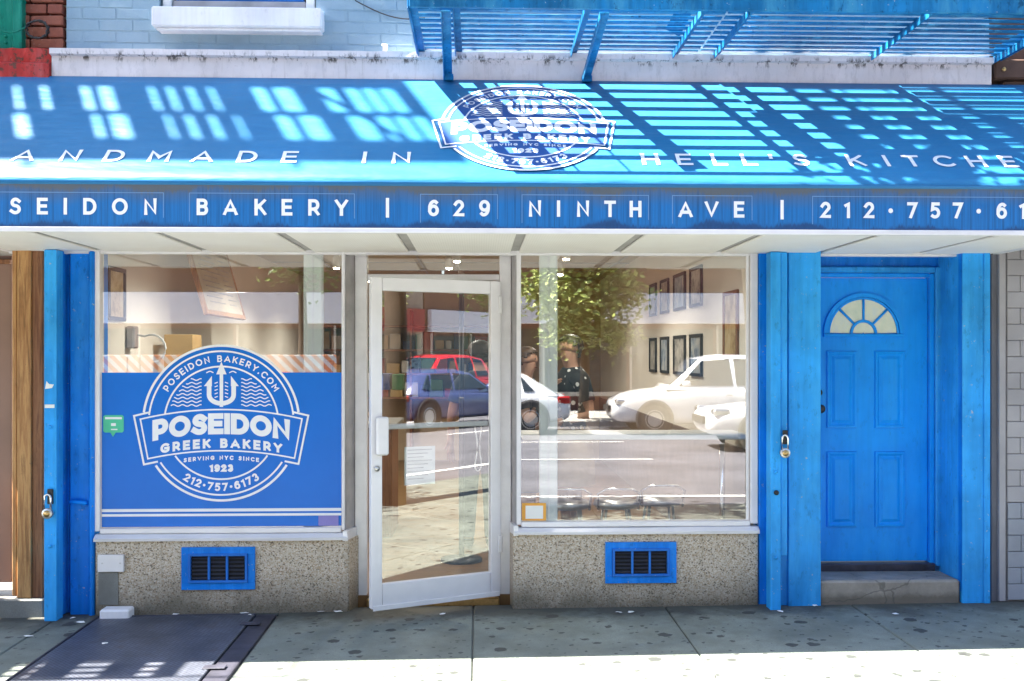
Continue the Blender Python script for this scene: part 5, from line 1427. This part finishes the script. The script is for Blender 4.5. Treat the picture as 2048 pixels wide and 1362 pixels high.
# facades
def facade(x0, x1, hgt, wm, sign_m, sm2, label, floors=3):
    Y = -23; o = empty('street_building', ((x0+x1)/2, Y, 0), label, 'building', 'buildings across the street')
    box('wall', x0, x1, Y-.6, Y, -.2, hgt, wm, o, 0)
    box('sign_band', x0+.15, x1-.15, Y+.001, Y+.25, 2.55, 3.45, sign_m, o, .02)
    n = max(2, int((x1-x0)/2.4)); wd = (x1-x0-.6)/n
    for i in range(n):
        a = x0+.3+i*wd; g = box('shop_window', a+.08, a+wd-.08, Y+.002, Y+.04, .55, 2.4, M['dark_glass'], o, 0)
        box('frame', a+.02, a+.079, Y+.002, Y+.09, .5, 2.5, sm2, g, .004); box('sill', a+.08, a+wd-.08, Y+.002, Y+.12, .42, .549, sm2, g, .004)
        for fl in range(floors):
            z = 4.3+fl*3.1
            if z+1.9 > hgt: continue
            u = box('window', a+wd*.28, a+wd*.72, Y+.002, Y+.03, z, z+1.75, M['dark_glass'], o, 0)
            box('sill', a+wd*.24, a+wd*.76, Y+.002, Y+.14, z-.14, z-.002, sm2, u, .01); box('lintel', a+wd*.24, a+wd*.76, Y+.002, Y+.06, z+1.752, z+1.95, sm2, u, .01)
            box('sash_rail', a+wd*.28, a+wd*.72, Y+.031, Y+.06, z+.85, z+.91, M['white_paint'], u, .002)
    box('cornice', x0-.05, x1+.05, Y, Y+.4, hgt-.5, hgt, sm2, o, .05)
wallb = simple('brown_brick_facade', (.19, .10, .07), .85, 0, .2, 3, .4, 20); wallc = simple('buff_facade', (.38, .31, .24), .85, 0, .15, 3, .3, 20); walld = simple('dark_red_facade', (.14, .05, .04), .85, 0, .2, 3, .3, 20)
pale = simple('pale_sign_band', (.66, .65, .70), .5, 0, .05); stone = simple('facade_stone', (.42, .38, .33), .8)
facade(-40, -13.1, 12.5, wallc, pale, stone, 'buff brick building far left across the street')
facade(-13, -1.1, 13.8, wallb, pale, stone, 'brown brick building with pale sign band across the street')
facade(-1, 9.9, 12.2, walld, pale, stone, 'dark red brick building behind the street tree across the road')
facade(10, 24.9, 14.5, wallc, simple('red_sign', (.35, .05, .04), .5), stone, 'buff brick building with red sign band across the street')
facade(25, 48, 12.8, wallb, pale, stone, 'brown brick building far right across the street')
# trees
M['bark'] = simple('bark', (.07, .05, .035), .9, 0, .3, 12, .6, 30)
def m_leaf(n_, a, b):
    t = NT(n_); oi = t.n('ShaderNodeNewGeometry').outputs['Random Per Island']
    t.base(t.ramp(oi, [(0, a), (1, b)])).set(.5)
    return t.m
LEAF = [m_leaf('leaves_green', (.06, .12, .02), (.16, .25, .05)), m_leaf('leaves_yellow_green', (.13, .20, .04), (.34, .40, .10))]
def tree(loc, trunk_h, crown, rad, nleaf, ls, label, lm, clumps=26):
    o = empty('street_tree', loc, label, 'tree', 'street trees'); WP[o.name] = Vector(loc); L = Vector(loc); C = Vector(crown)
    K = Vector((L.x+.15*(C.x-L.x), L.y+.1*(C.y-L.y), L.z+.72*(C.z-L.z)))
    pts = [L, L+(K-L)*.5+Vector((.04, .03, 0)), K, (K+C)/2+Vector((0, 0, .12)), C]
    tube('trunk', pts, [.15, .12, .10, .075, .04], M['bark'], o, 10)
    cl = []
    for k in range(clumps):
        d = Vector((random.gauss(0, 1), random.gauss(0, 1), random.gauss(0, 1))).normalized()*random.uniform(.35, 1)
        cl.append(C+Vector((d.x*rad[0], d.y*rad[1], d.z*rad[2])))
    bm = bmesh.new()
    for c_ in cl[:14]:
        b0 = pts[3 if random.random() < .5 else 2]; mid = (b0+c_)/2+Vector((0, 0, .12)); tube_into(bm, [b0, mid, c_], [.045, .025, .010], 6)
    bobj('limbs', bm, M['bark'], o, True)
    v, f = [], []
    for i in range(nleaf):
        c_ = random.choice(cl); p = c_+Vector((random.gauss(0, 1)*rad[0], random.gauss(0, 1)*rad[1], random.gauss(0, 1)*rad[2]*.8))*.17
        q = Matrix.Rotation(random.uniform(0, 6.28), 3, 'Z') @ Matrix.Rotation(random.gauss(0, .7), 3, 'X') @ Matrix.Rotation(random.gauss(0, .5), 3, 'Y')
        s = ls*random.uniform(.6, 1.2); b = len(v)
        v += [p+q @ Vector(t) for t in ((-s*.5, 0, 0), (0, -s*.28, s*.06), (s*.5, 0, -s*.05), (0, s*.28, s*.06))]; f.append((b, b+1, b+2, b+3))
    mobj('crown', v, f, lm, o)
tree((2.7, -19.2, 0), 2, (2.7, -18.4, 3.55), (1.75, 1.5, 1.75), 15000, .19, 'leafy green street tree mirrored in the right shop window', LEAF[1], 40)
tree((-4.5, -19.3, 0), 2, (-4.5, -19.0, 5.6), (2.2, 1.8, 2.0), 5000, .19, 'leafy street tree across the road left of the white saloon', LEAF[0])
tree((15.5, -19.3, 0), 2, (15.6, -18.6, 4.4), (2.2, 1.9, 2.3), 6000, .19, 'leafy street tree mirrored in the glass door', LEAF[1])
tree((25, -19.3, 0), 2, (25, -19.0, 5.2), (2.3, 1.9, 2.2), 4000, .2, 'leafy street tree far down the opposite pavement', LEAF[0])
tree((2.9, -3.55, -.03), 3, (.95, -1.2, 5.7), (1.1, .45, .7), 2600, .10, 'slender street tree on the near pavement that shades the awning', LEAF[0], 22)
tree((-4.4, -4.25, -.05), 3, (-2.5, -4.5, 6.3), (2.0, 1.5, 1.3), 6500, .12, 'spreading street tree at the near kerb beyond the left edge', LEAF[0], 40)
